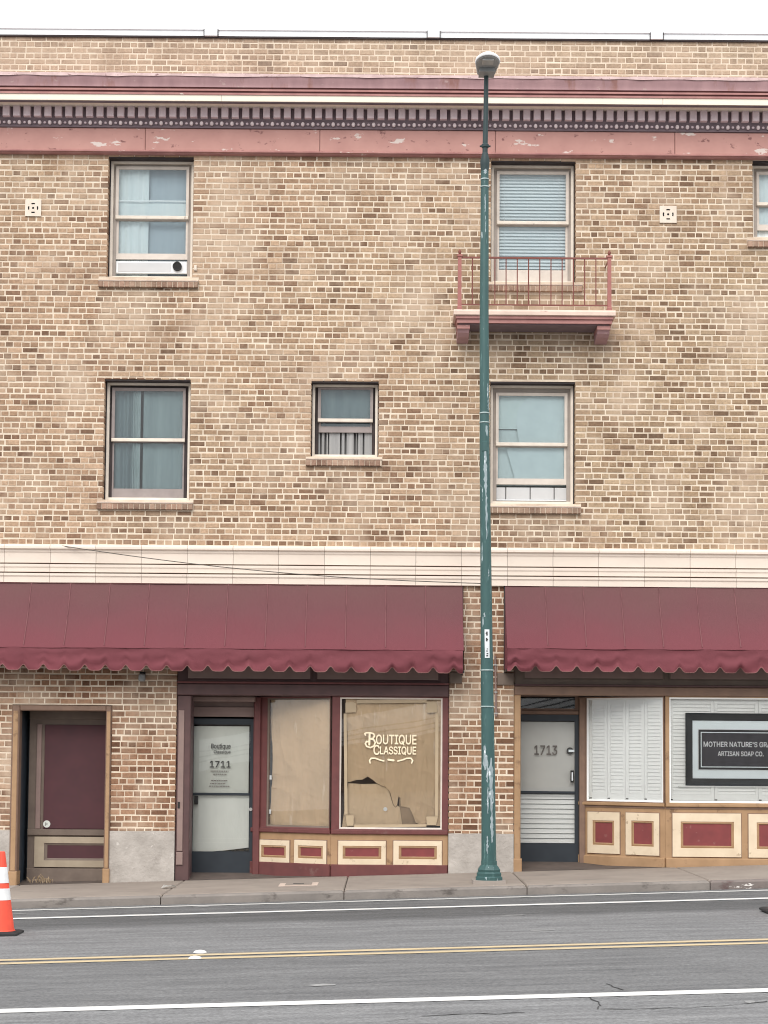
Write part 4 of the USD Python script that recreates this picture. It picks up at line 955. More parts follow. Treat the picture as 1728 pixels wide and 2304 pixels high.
for px_, py_, k in ((607, 1749, 'white tape tag half way up the edge of the narrow papered window'), (606, 1826, 'white tape tag near the bottom edge of the narrow papered window')):
    c_ = FB2.at(px_, py_, .04); obj('tape_tag', MB().box(c_[0] - .025, c_[0] + .03, .036, .039, c_[1] - .03, c_[1] + .03, FB2), M['white'], label=k, cat='tape')
# gold lettering and border on the glass
lt = MB()
dl = .0255
for t, b in (('OUTIQUE', (548, 1130, 592, 745)), ('C', (512, 602, 738, 885)), ('LASSIQUE', (606, 1125, 762, 888))):
    lt.tri(text_fit(t, FB1, (760 + b[0] / 6.38, 760 + b[1] / 6.38, 1560 + b[2] / 6.38, 1560 + b[3] / 6.38), dl, .002))
# the curl of the initial B and the flourish below
def stroke(pts, w, fr, dep, m):
    Q = [c6(x, y, dep) for x, y in pts]; ln = __import__('shapely.geometry', fromlist=['LineString']).LineString(Q).buffer(w, cap_style=1)
    m.sheet(ln, dep - .002, dep, fr)
dl2 = dl - .0032
stroke([(398, 600), (388, 578), (410, 566), (470, 566), (515, 580), (528, 612), (508, 644), (462, 654)], .0105, FB1, dl, lt)
stroke([(458, 575), (452, 735)], .0135, FB1, dl2, lt)
stroke([(462, 654), (515, 664), (538, 705), (520, 755), (468, 778), (415, 762), (396, 722), (412, 690), (440, 694)], .0105, FB1, dl2 - .003, lt)
obj('gold_lettering', lt, M['gold'], w2)
fo_ = MB()
stroke([(465, 1000), (455, 965), (480, 932), (540, 932), (600, 955), (660, 970)], .010, FB1, dl, fo_)
stroke([(1060, 1000), (1075, 965), (1050, 932), (990, 932), (930, 955), (860, 972)], .010, FB1, dl, fo_)
stroke([(725, 952), (800, 962)], .014, FB1, dl, fo_)
obj('flourish', fo_, M['gold'], w2)
bo_ = MB()
def cpoly(pts): bo_.sheet(Polygon([c6(x, y, dl) for x, y in pts]), dl - .002, dl, FB1)
cpoly([(85, 290), (128, 290), (140, 1740), (95, 1740)]); cpoly([(270, 95), (1275, 85), (1275, 135), (270, 145)]); cpoly([(1400, 285), (1448, 285), (1440, 1760), (1395, 1760)]); cpoly([(235, 1885), (1270, 1878), (1270, 1915), (235, 1925)])
cpoly([(110, 135), (230, 120), (262, 150), (262, 272), (110, 278)]); cpoly([(1275, 118), (1415, 118), (1430, 180), (1430, 275), (1275, 280)]); cpoly([(110, 1752), (232, 1750), (225, 1900), (130, 1900)]); cpoly([(1270, 1770), (1440, 1765), (1410, 1890), (1280, 1890)])
obj('gold_border', bo_, M['goldline'], w2)
obj('window_back', MB().box(o1 + .1, FB1.L - .05, .30, .31, zsill, z_top, FB1), M['tandark'], w2)
obj('window_back', MB().box(.12, L2 - .1, .30, .31, zsill, z_top, FB2), M['black'], w1)
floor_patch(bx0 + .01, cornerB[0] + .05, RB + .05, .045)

# --- soap shop
RS = .72
SW = XB - .12
cornerS = (X(1497, 1900, .03), .03); backS = (X(1306, 1900, RS), RS)
FS1 = Frame((sx0, .03), (SW, .03)); FS2 = Frame(backS, cornerS); FSD = Frame((sx0, RS), (sx0 + 1, RS))
z_tops = Z(1566, 1450, .03); z_sof2 = Z(1546, 1450, .03)
obj('shopfront_header', MB().bevel(sx0 + .004, SW, -.01, .25, z_tops, z_sof2, .012), M['tandark'], B)
tr2 = obj('transom_band', MB().box(sx0 + .004, SW, .03, .25, z_sof2 + .004, z_belt0 - .06), M['greytan'], B)
zt1, zt0 = Z(1512, 1450, .02), Z(1527, 1450, .02)
for p0, p1 in ((1181, 1491), (1509, 1822)):
    a, b = X(p0, 1520, .02), min(X(p1, 1520, .02), SW)
    obj('transom_panel', MB().ring((a - .02, b + .02, zt0 - .02, zt1 + .5), (a, b, zt0, zt1 + .48), .012, .022, .029), M['greytan'], tr2)
    obj('transom_glass', MB().box(a, b, .022, .029, zt0, zt1 + .48), M['mauve'], tr2)
obj('transom_sill', MB().bevel(sx0 + .004, SW, -.025, .028, z_sof2 + .004, z_sof2 + .03, .006), M['maroondark'], tr2)
obj('ceiling', MB().box(sx0 + .004, SW, .252, 1.6, z_tops + .01, z_tops + .05), M['greytan'], B)
jr = X(1171, 1750, .03)
js = obj('shop_pilaster', MB().bevel(sx0 + .003, jr, -.005, .45, G(sx0) - .1, z_tops - .002, .01), M['tan'], B)
obj('pilaster_foot', MB().bevel(sx0 - .004, jr + .02, -.022, .1, G(sx0) - .1, Z(1932, 1165), .01), M['tan'], js)
do = FSD.rect(1166, 1302, 1608, 1945); dr = FSD.rect(1168, 1293.5, 1622, 1898)
ds = obj('door', MB().ring(do, dr, 0, .004, .05, FSD), M['navy'], B, label='dark metal glazed door numbered 1713 with blind in the lower glass')
mb2 = FSD.rect(1168, 1293, 1780, 1785)
obj('push_bar', MB().bevel(dr[0], dr[1], -.03, .0035, mb2[2], mb2[3], .005, FSD), M['navy'], ds)
obj('pane', MB().box(dr[0], dr[1], .016, .021, mb2[3], dr[3], FSD).box(dr[0], dr[1], .016, .021, dr[2], mb2[2], FSD), M['shopglass'], ds)
obj('door_number', MB().tri(text_fit('1713', FSD, (1202, 1254, 1677, 1699), .0155, bold=True)), M['greyprint'], ds)
q_ = FSD.rect(1275, 1290, 1681, 1698, .012)
cx_, cz_ = (q_[0] + q_[1]) / 2, (q_[2] + q_[3]) / 2
obj('oval_sticker', MB().sheet(disc(cx_, cz_, 0, 0, .05), .0130, .0152, FSD), M['print'], ds)
obj('sticker_stripe', MB().sheet(sbox(cx_ - .02, cz_ - .016, cx_ + .06, cz_ + .016), .0110, .0128, FSD), M['signmat'], ds)
hx = FSD.at(1287, 1747)
obj('handle', MB().bevel(hx[0] - .022, hx[0] + .022, -.045, .003, hx[1] - .085, hx[1] + .085, .012, FSD), M['metal'], ds)
obj('handle_plate', MB().bevel(hx[0] - .010, hx[0] + .010, -.05, -.0455, hx[1] - .06, hx[1] + .06, .002, FSD), M['signwhite'], ds)
fm = FSD.rect(1168, 1293, 1624, 1780, .06)
obj('door_film', MB().box(fm[0], fm[1], .055, .058, fm[2], fm[3], FSD), M['greypaper'], label='grey film behind the upper glass of the door numbered 1713', cat='film')
lb = FSD.rect(1168, 1293, 1787, 1897, .06)
db = thing('door_blind', 'white slatted blind behind the lower glass of the door numbered 1713', 'blind', tuple(FSD.map([(lb[0], .06, lb[2])])[0]))
nsl = 10; hz = (lb[3] - lb[2]) / nsl
for k in range(nsl):
    z = lb[2] + k * hz
    P = FSD.map([(lb[0], .045, z + .004), (lb[1], .045, z + .004), (lb[1], .075, z + hz - .004), (lb[0], .075, z + hz - .004), (lb[0], .049, z + .002), (lb[1], .049, z + .002), (lb[1], .079, z + hz - .006), (lb[0], .079, z + hz - .006)])
    obj('slat', MB().add(P, [(0, 1, 2, 3), (7, 6, 5, 4), (0, 4, 5, 1), (3, 2, 6, 7)]), M['shutter'], db)
obj('door_back', MB().box(dr[0] - .03, dr[1] + .03, .12, .13, dr[2] - .03, dr[3] + .03, FSD), M['black'], ds)
tg = FSD.rect(1170, 1294, 1566, 1594)
trn = obj('door_transom', MB().ring((do[0], do[1], tg[2] - .03, z_tops + .02), (tg[0], tg[1], tg[2], tg[3] - .01), 0, .004, .05, FSD).bevel(do[0], do[1], -.03, .05, do[3] + .004, tg[2] - .032, .008, FSD), M['tandark'], B)
obj('pane', MB().box(tg[0], tg[1], .016, .021, tg[2], tg[3], FSD), M['shopglass'], trn)
obj('transom_back', MB().box(tg[0] - .05, tg[1] + .05, .10, .11, tg[2] - .05, tg[3] + .05, FSD), M['black'], trn)
obj('door_jamb', MB().bevel(do[1] + .003, FSD.at(1316, 1750)[0], -.06, .05, -.4, z_tops - .002, .01, FSD), M['tandark'], B)
zsS = Z(1812, 1560, .03); zbS = Z(1931, 1560, .03); LS = FS2.L; oS = FS1.at(1497, 1900)[0]
bkS = obj('bulkhead', MB().box(oS + .002, FS1.L, .0, .12, zbS - .02, zsS - .03, FS1).box(0, LS - .002, .0, .12, zbS - .02, zsS - .03, FS2), M['tan'], B)
obj('base_board', MB().bevel(oS + .004, FS1.L, -.03, .1, -.3, zbS, .012, FS1).bevel(-.03, LS - .004, -.03, .1, -.3, zbS, .012, FS2), M['tan'], bkS)
obj('shop_sill', MB().bevel(oS + .004, FS1.L, -.04, .12, zsS - .022, zsS + .022, .008, FS1).bevel(-.02, LS - .004, -.04, .12, zsS - .022, zsS + .022, .008, FS2), M['tan'], bkS)
obj('sill_groove', MB().box(oS + .004, FS1.L, -.012, -.001, zsS - .05, zsS - .024, FS1).box(-.01, LS - .004, -.012, -.001, zsS - .05, zsS - .024, FS2), M['tandark'], bkS)
bulk_panel(FS2, (1323, 1395, 1827, 1920), (1340, 1378, 1851, 1896), bkS)
bulk_panel(FS2, (1409, 1484, 1829, 1924), (1427, 1467, 1852, 1899), bkS)
bulk_panel(FS1, (1513, 1667, 1830, 1928), (1537, 1645, 1854, 1903), bkS)
bulk_panel(FS1, (1684, 1838, 1832, 1930), (1708, 1816, 1856, 1905), bkS)
ua = FS2.at(1320, 1690)[0]; ub = FS2.at(1492, 1690)[0]
w3, g3 = shop_window(FS2, 0, LS - .01, zsS + .024, z_tops - .002, (ua - .0, LS - .01 - ub, .012, .015), M['tandark'], label='slanted shop window with white shutters closed behind the glass', inner=M['shutter'])
u0_ = FS1.at(1506, 1690)[0]
w4, g4 = shop_window(FS1, oS + .004, FS1.L, zsS + .024, z_tops - .002, (u0_ - oS - .004, .06, .012, .012), M['tan'], label='wide shop window with black framed sign before white shutters', inner=M['shutter'])
def shutters(fr, u0, u1, z0, z1, n, dep, words):
    wd = (u1 - u0) / n
    for k in range(n):
        a, b = u0 + k * wd + .002, u0 + (k + 1) * wd - .002
        c = fr.map([((a + b) / 2, dep, z0)])[0]
        s = thing('shutter_panel', words[k], 'shutter', c, group=None)
        obj('stile_frame', MB().ring((a, b, z0, z1), (a + .045, b - .045, z0 + .09, z1 - .07), dep, dep, dep + .028, fr), M['shutter'], s)
        nl = max(8, int((z1 - z0 - .16) / .049)); zh = (z1 - z0 - .16) / nl
        for j in range(nl):
            z = z0 + .09 + j * zh
            P = fr.map([(a + .046, dep + .002, z + .003), (b - .046, dep + .002, z + .003), (b - .046, dep + .020, z + zh + .004), (a + .046, dep + .020, z + zh + .004), (a + .046, dep + .010, z - .001), (b - .046, dep + .010, z - .001), (b - .046, dep + .027, z + zh), (a + .046, dep + .027, z + zh)])
            obj('louver', MB().add(P, [(0, 1, 2, 3), (7, 6, 5, 4), (0, 4, 5, 1), (3, 2, 6, 7)]), M['shutter'], s)
        obj('hinge', MB().box(a - .001, a + .035, dep - .004, dep - .0005, z0 + .012, z0 + .026, fr), M['metal'], s)
nm = ['leftmost', 'second from left', 'third from left', 'rightmost']
shutters(FS2, g3[0] + .02, g3[1] - .02, g3[2] + .02, g3[3] - .02, 4, .046, [f'white louvred shutter, {k} of four in the narrow slanted window by the door' for k in nm])
gw = X(1700, 1690) - X(1618, 1690)
shutters(FS1, g4[0] + .02, g4[1] - .02, g4[2] + .02, g4[3] - .02, 4, .074, [f'white louvred shutter, {k} behind the black framed sign' for k in nm])
obj('window_back', MB().box(g4[0], g4[1], .34, .35, g4[2], g4[3], FS1), M['shell'], w4)
obj('window_back', MB().box(g3[0] + .05, g3[1], .26, .27, g3[2], g3[3], FS2), M['shell'], w3)
# framed sign
dS = .05
def rs(x0, x1, y0, y1, d=dS): return FS1.rect(x0, x1, y0, y1, d)
so_ = rs(1542.5, 1790, 1605, 1768); si_ = rs(1558, 1775, 1622, 1752); sm_ = rs(1571.5, 1761.5, 1642.5, 1732); sn_ = rs(1576.5, 1756.5, 1647.5, 1727)
sg = thing('framed_sign', 'black framed soap shop sign with pale blue mount standing in the wide window', 'sign', tuple(FS1.map([((so_[0] + so_[1]) / 2, dS, so_[2])])[0]))
obj('frame', MB().ring(so_, si_, dS - .022, dS - .010, dS + .02, FS1), M['signblack'], sg)
obj('mount', MB().box(si_[0], si_[1], dS - .004, dS + .018, si_[2], si_[3], FS1), M['signmat'], sg)
obj('border', MB().ring(grow(sm_, .012), sm_, dS - .008, dS - .008, dS - .0045, FS1), M['signwhite'], sg)
obj('border', MB().ring(sm_, sn_, dS - .010, dS - .010, dS - .0045, FS1), M['signblack'], sg)
obj('border', MB().ring(sn_, grow(sn_, -.012), dS - .012, dS - .012, dS - .0045, FS1), M['signmat'], sg)
sp_ = grow(sn_, -.0125)
obj('name_panel', MB().box(sp_[0], sp_[1], dS - .009, dS - .0045, sp_[2], sp_[3], FS1), M['signpanel'], sg)
obj('lettering', MB().tri(text_fit("MOTHER NATURE'S GRACE", FS1, (1583, 1751, 1669, 1681), dS - .0095)).tri(text_fit('ARTISAN SOAP CO.', FS1, (1615, 1718, 1690.5, 1701.5), dS - .0095)), M['signwhite'], sg)
obj('sign_ledge', MB().box(so_[0] - .1, SW - .2, dS - .01, dS + .045, so_[2] - .02, so_[2] - .004, FS1), M['shutter'], w4)
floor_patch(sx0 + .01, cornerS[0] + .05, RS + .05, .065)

# ------------------------------------------------------------------ across the street: unseen building added for the shop glass to mirror
ob = thing('opposite_building', 'low brown stucco building out of view, added with a pale sloping band for the shop glass to mirror', 'building', (0, -62, G(0)))
obj('wall', MB().box(-34, 34, -70, -62, -2.5, 7.6), mat('brown_stucco', (.22, .18, .15), (.17, .14, .12), scale=.6, rough=.9), ob)
sl = lambda x, z: z + .165 * (x + 2)
obj('fascia', MB().sheet(Polygon([(-16, sl(-16, 1.9)), (20, sl(20, 1.9)), (20, sl(20, 3.4)), (-16, sl(-16, 3.4))]), -61.99, -61.7), mat('reflector_band_white', (.84, .84, .83), (.78, .78, .77), scale=.6, rough=.8), ob)  # pale sloping band added and shaped to make the reflection in the shop glass
for k_, dz_ in enumerate((.16, .40, .66)):
    obj('cable', MB().tube([(x_, -61.4, sl(x_, 1.9 + dz_) + .0022 * (x_ - 2) ** 2) for x_ in np.linspace(-15, 19, 24)], .035, 6), M['rubber'], ob)
obj('eave', MB().profile([(-60.9, 7.7), (-60.9, 7.4), (-70.5, 7.4), (-70.5, 8.3)], -35, 35), M['roof'], ob)
for k in range(-7, 8):
    obj('window', MB().box(k * 4.4 - .7, k * 4.4 + .7, -61.99, -61.95, 5.9, 7.1), M['navy'], ob)

# ------------------------------------------------------------------ awnings
PA = .52
def awning(x0, x1, pxmid, seams, label, name_open):
    z1 = Z(1313.5 if x0 < 0 else 1317.5, pxmid, -.03); zv = Z(1459 if x0 < 0 else 1461, pxmid, -PA)
    zb_ = Z(1511 if x0 < 0 else 1513, pxmid, -PA)
    cv = canvas('wine_canvas_' + ('left' if x0 < 0 else 'right'), zb_, z1)
    T = thing('awning', label, 'awning', ((x0 + x1) / 2, 0, zb_))
    nx, nz = int((x1 - x0) / .045), 14
    def pt(x, s):
        sag = .022 * math.sin(math.pi * s)
        y = -.03 - (PA - .03) * s; z = z1 + (zv - z1) * s
        nn = meshkit.fbm(np.array([[x * 1.3, s * 2.0, 1.0]]), 3, 4)[0] - .5
        if seams:
            d_ = min(abs(x - q) for q in seams); tau = .012 * math.exp(-(d_ / .05) ** 2)
        else: tau = 0
        return np.array([x, y - .045 * nn * math.sin(math.pi * min(s, .98)) + sag * .6 - tau * .4, z - sag * .8 + tau * .4 + .022 * nn])
    P, q = [], []
    for j in range(nz + 1):
        for i in range(nx + 1): P.append(pt(x0 + (x1 - x0) * i / nx, j / nz))
    for j in range(nz):
        for i in range(nx):
            a = j * (nx + 1) + i; q.append((a, a + nx + 1, a + nx + 2, a + 1))
    off = np.array([0, .004, -.006])
    m = MB().add(P, q).add([p + off for p in P], [t[::-1] for t in q])
    can = obj('canopy', m, cv, T, smooth=True)
    for sx_ in seams:
        obj('seam', MB().tube([pt(sx_, t) + np.array([0, -.003, .003]) for t in np.linspace(.02, .97, 8)], .0055, 6), M['seam'], can, smooth=True)
    # valance with scalloped edge
    pit = .2765; ph = X(52, 1505, -PA)
    xs = np.arange(x0, x1 + 1e-6, .0115); rows = 7; P, q = [], []
    ends = [x0, x1]
    for j in range(rows + 1):
        for x in xs:
            t = ((x - ph) / pit) % 1.0
            up_ = .074 * ((1 + math.cos(2 * math.pi * t)) / 2) ** 3.6
            zb2 = zb_ + up_
            s = j / rows
            z = zv + .004 + (zb2 - zv) * s
            n1 = meshkit.fbm(np.array([[x * 3.0, s * 1.2, 5.0]]), 3, 9)[0] - .5
            n2 = meshkit.fbm(np.array([[x * 3.2 + s * 4.5, s * 5.0, 2.0]]), 3, 6)[0] - .5
            de = min(abs(x - x0) + (0 if x0 > -5 else 9), abs(x1 - x) + (0 if x1 < 5 else 9))
            wr_ = .04 + .07 * math.exp(-de / .3)
            P.append((x, -PA - .006 + wr_ * n2 * (.6 + s) * 1.5 + .02 * n1 * s, z + .008 * n1))
    n = len(xs)
    for j in range(rows):
        for i in range(n - 1):
            a = j * n + i; q.append((a, a + n, a + n + 1, a + 1))
    P = np.array(P)
    obj('valance', MB().add(P, q).add(P + np.array([0, .004, 0]), [t[::-1] for t in q]), cv, T, smooth=True)
    obj('valance_piping', MB().tube(P[-n:] + np.array([0, -.001, 0]), .0055, 5), M['awntrim'], T, smooth=True)
    obj('hem', MB().tube([pt(x, 1.0) + np.array([0, -.006, -.002]) for x in np.linspace(x0, x1, 80)], .007, 5), cv, T, smooth=True)
    # end cloths and frame bars
    for xe in (x0, x1):
        if abs(xe) > 5.5: continue
        pp = [(xe, *pt(xe, t)[1:]) for t in np.linspace(0, 1, 8)] + [(xe, -PA, zb_ + .03), (xe, -PA * .66, zb_ + .035), (xe, -.04, zb_ + .04)]
        q_ = [tuple(range(len(pp)))]
        poly = Polygon([(a[1], a[2]) for a in pp]); tv, tf = trimesh.creation.triangulate_polygon(poly, engine='earcut')
        mm = MB()
        for dx, fl in ((-.002, 1), (.002, -1)): mm.add([(xe + dx, a, b) for a, b in tv], [tuple(t)[::fl] for t in tf])
        obj('end_cloth', mm, cv, T)
        obj('frame_bar', MB().tube([(xe, -.02, zb_ + .02), (xe, -PA + .02, zb_ + .02)], .014, 6).tube([(xe, -.012, z1), (xe, -.012, zb_)], .014, 6), M['metal'], T)
    obj('front_bar', MB().tube([(x0, -PA + .02, zv - .012), (x1, -PA + .02, zv - .012)], .013, 6), M['metal'], T)
    obj('top_batten', MB().box(x0, x1, -.05, -.012, z1 - .01, z1 + .012), M['awntrim'], T)
M['seam'] = mat('dusty_seam_thread', (.24, .105, .11), (.19, .08, .085), rough=.9)
M['awntrim'] = mat('dark_wine_binding', (.25, .12, .11), (.2, .09, .085), rough=.8)
xa1 = X(1040.5, 1330, -.03)
seL = [X(71 + 88.6 * k, 1330, -.03) for k in range(-2, 11)]
awning(XA + .1, xa1, 500, [s for s in seL if s < xa1 - .05], 'long maroon canvas awning with scalloped edge over the lettered boutique window', 0)
xa2 = X(1136, 1330, -.03)
seR = [X(1226 + 85 * k, 1330, -.03) for k in range(0, 12)]
awning(xa2, XB - .1, 1430, [s for s in seR if s < XB - .2], 'maroon canvas awning with scalloped edge over the soap shop', 0)

# ------------------------------------------------------------------ street lamp
bp_ = walk_pt(1099.5, 1986); bx, by = bp_[0], bp_[1]; bz = G(bx)
lamp = thing('street_lamp', 'tall green street lamp with flaking paint standing at the kerb', 'street lamp', (bx, by, bz))
def pole_pt(py, dx=0.0):
    """axis of the leaning pole at a photo height"""
    xs = np.interp(py, [120, 200, 375, 700, 1000, 1400, 1700, 1960], [1094.5, 1094.0, 1090.8, 1089.5, 1090.3, 1094.5, 1098, 1100])
    x, z = at(xs + dx, py, by); return np.array([x, by, z])
def prad(w, py): return w * (D + by) / F / 2 * 1.0
obj('pad', MB().box(bx - .205, bx + .205, by - .2, by + .2, bz - .03, bz + .035), M['concrete2'], lamp)
zb0 = bz + .035
obj('base', MB().lathe([(.165, 0), (.165, .035), (.15, .05), (.152, .085), (.135, .105), (.14, .13), (.118, .165), (.098, .19), (.098, .24)], (pole_pt(1968)[0], by, zb0), n=8, sq=8), M['lamp_green'], lamp)
pts = [pole_pt(p) for p in (1962, 1900, 1800, 1700, 1590, 1400, 1200, 1000, 850, 700, 550, 440, 375)]
rad = [prad(w_, 0) for w_ in (34, 33, 31.5, 30, 28.5, 26.5, 24.5, 22.5, 21.5, 20.5, 19.5, 18.5, 17.5)]
obj('pole', MB().tube(pts, rad, 20), M['lamp_green'], lamp, smooth=50)
ap = [pole_pt(p) for p in (376, 330, 240, 160)]
obj('upper_arm', MB().tube(ap, [prad(w_, 0) for w_ in (13, 12, 11, 10)], 12), M['lamp_arm'], lamp, smooth=50)
obj('collar', MB().tube([pole_pt(p) for p in (385, 372, 362, 352, 344)], [prad(w_, 0) for w_ in (18, 21, 22, 17, 13)], 14), M['lamp_arm'], lamp, smooth=40)
obj('collar', MB().tube([pole_pt(p) for p in (334, 331, 326, 323)], [prad(w_, 0) for w_ in (12, 18, 18, 12)], 12), M['lamp_arm'], lamp, smooth=40)
obj('bolt', MB().tube([pole_pt(329) + np.array([-.07, -.0, 0]), pole_pt(329) + np.array([.07, 0, 0])], .012, 6), M['lamp_arm'], lamp)
for py, w_ in ((404, 19.5), (421, 20), (930, 23), (951, 23.2), (1508, 29), (1590, 30)):
    p = pole_pt(py); h_ = .008
    obj('band', MB().tube([p - [0, 0, h_], p - [0, 0, h_ * .6], p + [0, 0, h_ * .6], p + [0, 0, h_]], [prad(w_, 0) * k for k in (1.01, 1.07, 1.07, 1.01)], 20), M['band'], lamp)
pp_ = pole_pt(1006); obj('hand_hole_cover', MB().bevel(pp_[0] - .035, pp_[0] + .03, by - prad(24.5, 0), by, pp_[2] - .065, pp_[2] + .065, .008), M['lamp_green'], lamp)
s1, s0 = pole_pt(1417), pole_pt(1481); rr = prad(27.5, 0)
stk, stp = MB(), MB()
def on_pole(mb, u0, u1, z0, z1, r):
    n = 6; P = []
    for z in (z0, z1):
        t = (z - s0[2]) / (s1[2] - s0[2]); cx = s0[0] + (s1[0] - s0[0]) * t
        for k in range(n + 1):
            w_ = (u0 + (u1 - u0) * k / n) / r; P.append((cx + r * math.sin(w_), by - r * math.cos(w_), z))
    mb.add(P, [(k, k + 1, k + n + 2, k + n + 1) for k in range(n)])
on_pole(stk, -.030, .032, s0[2], s1[2], rr + .003)
hh_ = s1[2] - s0[2]
for t0, t1, a, b in ((.05, .10, -.012, .012), (.13, .17, -.008, .014), (.22, .26, -.012, .008), (.30, .33, -.004, .012), (.58, .70, -.014, .006), (.62, .66, -.004, .014), (.78, .92, -.010, .010), (.84, .88, -.016, .004)):
    on_pole(stp, a, b, s0[2] + hh_ * t0, s0[2] + hh_ * t1, rr + .005)
obj('sticker', stk, M['signwhite'], lamp); obj('sticker_marks', stp, M['print'], lamp)
# bare strips where the paint has come away
pr_ = random.Random(5)
def flake(cpy, hpx, wpx, offpx, seed):
    r = random.Random(seed); n = 14; P = []
    for k in range(n + 1):
        t = k / n; py = cpy - hpx / 2 + hpx * t; c = pole_pt(py); rad_ = prad(np.interp(py, [375, 1000, 1590, 1962], [17.5, 22.5, 28.5, 34]), 0) + .0018
        wv = wpx * (math.sin(math.pi * min(max(t, .03), .97)) ** .4) * r.uniform(.45, 1.1); o_ = offpx + r.uniform(-.9, .9)
        sc_ = (D + by) / F
        for u in np.linspace(o_ - wv / 2, o_ + wv / 2, 5):
            w_ = max(-1.4, min(1.4, u * sc_ / rad_)); P.append((c[0] + rad_ * math.sin(w_), by - rad_ * math.cos(w_), c[2]))
    q = [(5 * k + j, 5 * (k + 1) + j, 5 * (k + 1) + j + 1, 5 * k + j + 1) for k in range(n) for j in range(4)]
    obj('bare_patch', MB().add(P, [t[::-1] for t in q]).add(P, q), M['bare'], lamp)
M['bare'] = mat('bare_galvanised_metal', (.36, .42, .44), (.24, .30, .315), scale=14, stretch=(2, 2, .6), rough=.5, peel=((.68, .74, .76), .58, 12, (2, 2, .7), .03), dirt=((.10, .17, .17), .62, 10, (2, 2, .8), .03))
for a in ((1065, 105, 9, 1, 1), (1160, 110, 5, 2, 2), (880, 34, 5, 8, 3), (910, 30, 4, 9, 4), (388, 12, 8, 1, 5), (460, 40, 3, 1, 6), (1705, 55, 12, -8, 7), (1765, 120, 15, 6, 8), (1730, 60, 6, -3, 12), (1860, 70, 9, 7, 9), (1290, 16, 3, 6, 10), (1900, 40, 5, -4, 11), (1384, 10, 4, -5, 13), (1800, 60, 5, -2, 14)):
    flake(*a)
# luminaire reaching over the road
hp_ = pole_pt(163); hx0, hz0 = hp_[0], hp_[2]
def plan(fw, k, n=12):
    """plan outline of the head: narrow at the pole, round and wide over the road"""
    pts = [(-.115 * k, .06), (-.135 * k, -.10)]
    for j in range(n + 1):
        a = math.pi * j / n; pts.append((-.158 * k * math.cos(a) , -.28 - (.24 * math.sin(a)) * k))
    return pts + [(.135 * k, -.10), (.115 * k, .06)]
def loft(levels):
    P, n = [], None
    for k, dz in levels:
        o = plan(0, k); n = len(o)
        for a, b in o: P.append((hx0 + a, by + b, hz0 + dz - .14 * 0 + (-b) * .06))
    q = [tuple(range(n)), tuple(range((len(levels) - 1) * n, len(levels) * n))[::-1]]
    for l in range(len(levels) - 1):
        for j in range(n): i2 = (j + 1) % n; q.append((l * n + j, (l + 1) * n + j, (l + 1) * n + i2, l * n + i2))
    return MB().add(P, q)
obj('luminaire_body', loft([(.90, -.012), (.97, .004), (.97, .02)]), M['lamp_head'], lamp)
obj('luminaire_shell', loft([(1.0, .0), (1.03, .012), (1.0, .035), (.8, .065), (.45, .085)]), M['lamp_rim'], lamp, smooth=50)
ls = MB().box(hx0 - .072, hx0 + .072, by - .44, by - .28, hz0 - .028 + .02, hz0 - .004 + .02)
obj('lens', ls, M['lamp_lens'], lamp)
obj('housing', MB().box(hx0 - .10, hx0 + .10, by - .17, by + .06, hz0 - .05, hz0 - .004), M['lamp_head'], lamp)
obj('sensor', MB().lathe([(.035, .07), (.035, .11), (.02, .125)], (hx0, by - .15, hz0), n=12), M['lamp_head'], lamp)

# ------------------------------------------------------------------ cable, conduit, wall lamp
cb = [(120, 1225, -.02), (323, 1254.5, -.5), (521, 1278, -1.0), (771, 1299, -1.6), (950, 1308, -1.95), (1088, 1313, by + .06)]
cpts = [np.array([*at(a, b, y)[:1], y, at(a, b, y)[1]]) for a, b, y in cb]
tt = np.linspace(0, 1, 40); k_ = np.linspace(0, 1, len(cpts)); cpts = np.array(cpts)
from scipy.interpolate import PchipInterpolator
cs = np.stack([PchipInterpolator(k_, cpts[:, j])(tt) for j in range(3)], 1)
obj('service_cable', MB().tube(cs, .0065, 6), M['cable'], label='thin grey cable sagging across the cream belt course to the lamp post', cat='cable', smooth=True)
a = at(1114, 1476); b = at(1116, 1612)
cd = thing('conduit', 'thin pale vertical pipe on the brick pier right of the lamp post', 'pipe', (b[0], -.03, b[1]))
obj('pipe', MB().tube([(a[0], -.03, a[1]), (b[0], -.03, b[1])], .014, 10), M['mauve'], cd, smooth=50)
for t in (.15, .6, .95):
    p = np.array([a[0], 0, a[1]]) * (1 - t) + np.array([b[0], 0, b[1]]) * t
    obj('clip', MB().bevel(p[0] - .022, p[0] + .022, -.048, -.001, p[2] - .01, p[2] + .01, .004), M['steel'], cd)
c = at(321, 1522)
wl = thing('wall_lamp', 'small dark lamp on the brick under the awning above the boarded entrance', 'wall lamp', (c[0], 0, c[1]))
obj('mount', MB().bevel(c[0] - .04, c[0] + .04, -.03, .001, c[1] - .02, c[1] + .06, .008), M['metal'], wl)
obj('shade', MB().lathe([(.035, -.07), (.05, -.05), (.045, .02), (.02, .035)], (c[0], -.075, c[1]), n=12), M['lamp_head'], wl, smooth=40)
# small dark blocks on the pier: shadow on brick put into their colour
for a, b, y0_, y1_ in ((1011, 1040, 1512, 1538), (1118, 1157, 1514, 1542)):
    r_ = WALL.rect(a, b, y0_, y1_)
    obj('lintel_end', MB().bevel(r_[0] + .003, r_[1] - .003, -.02, .05, r_[2], r_[3], .01), M['greytan'], B)

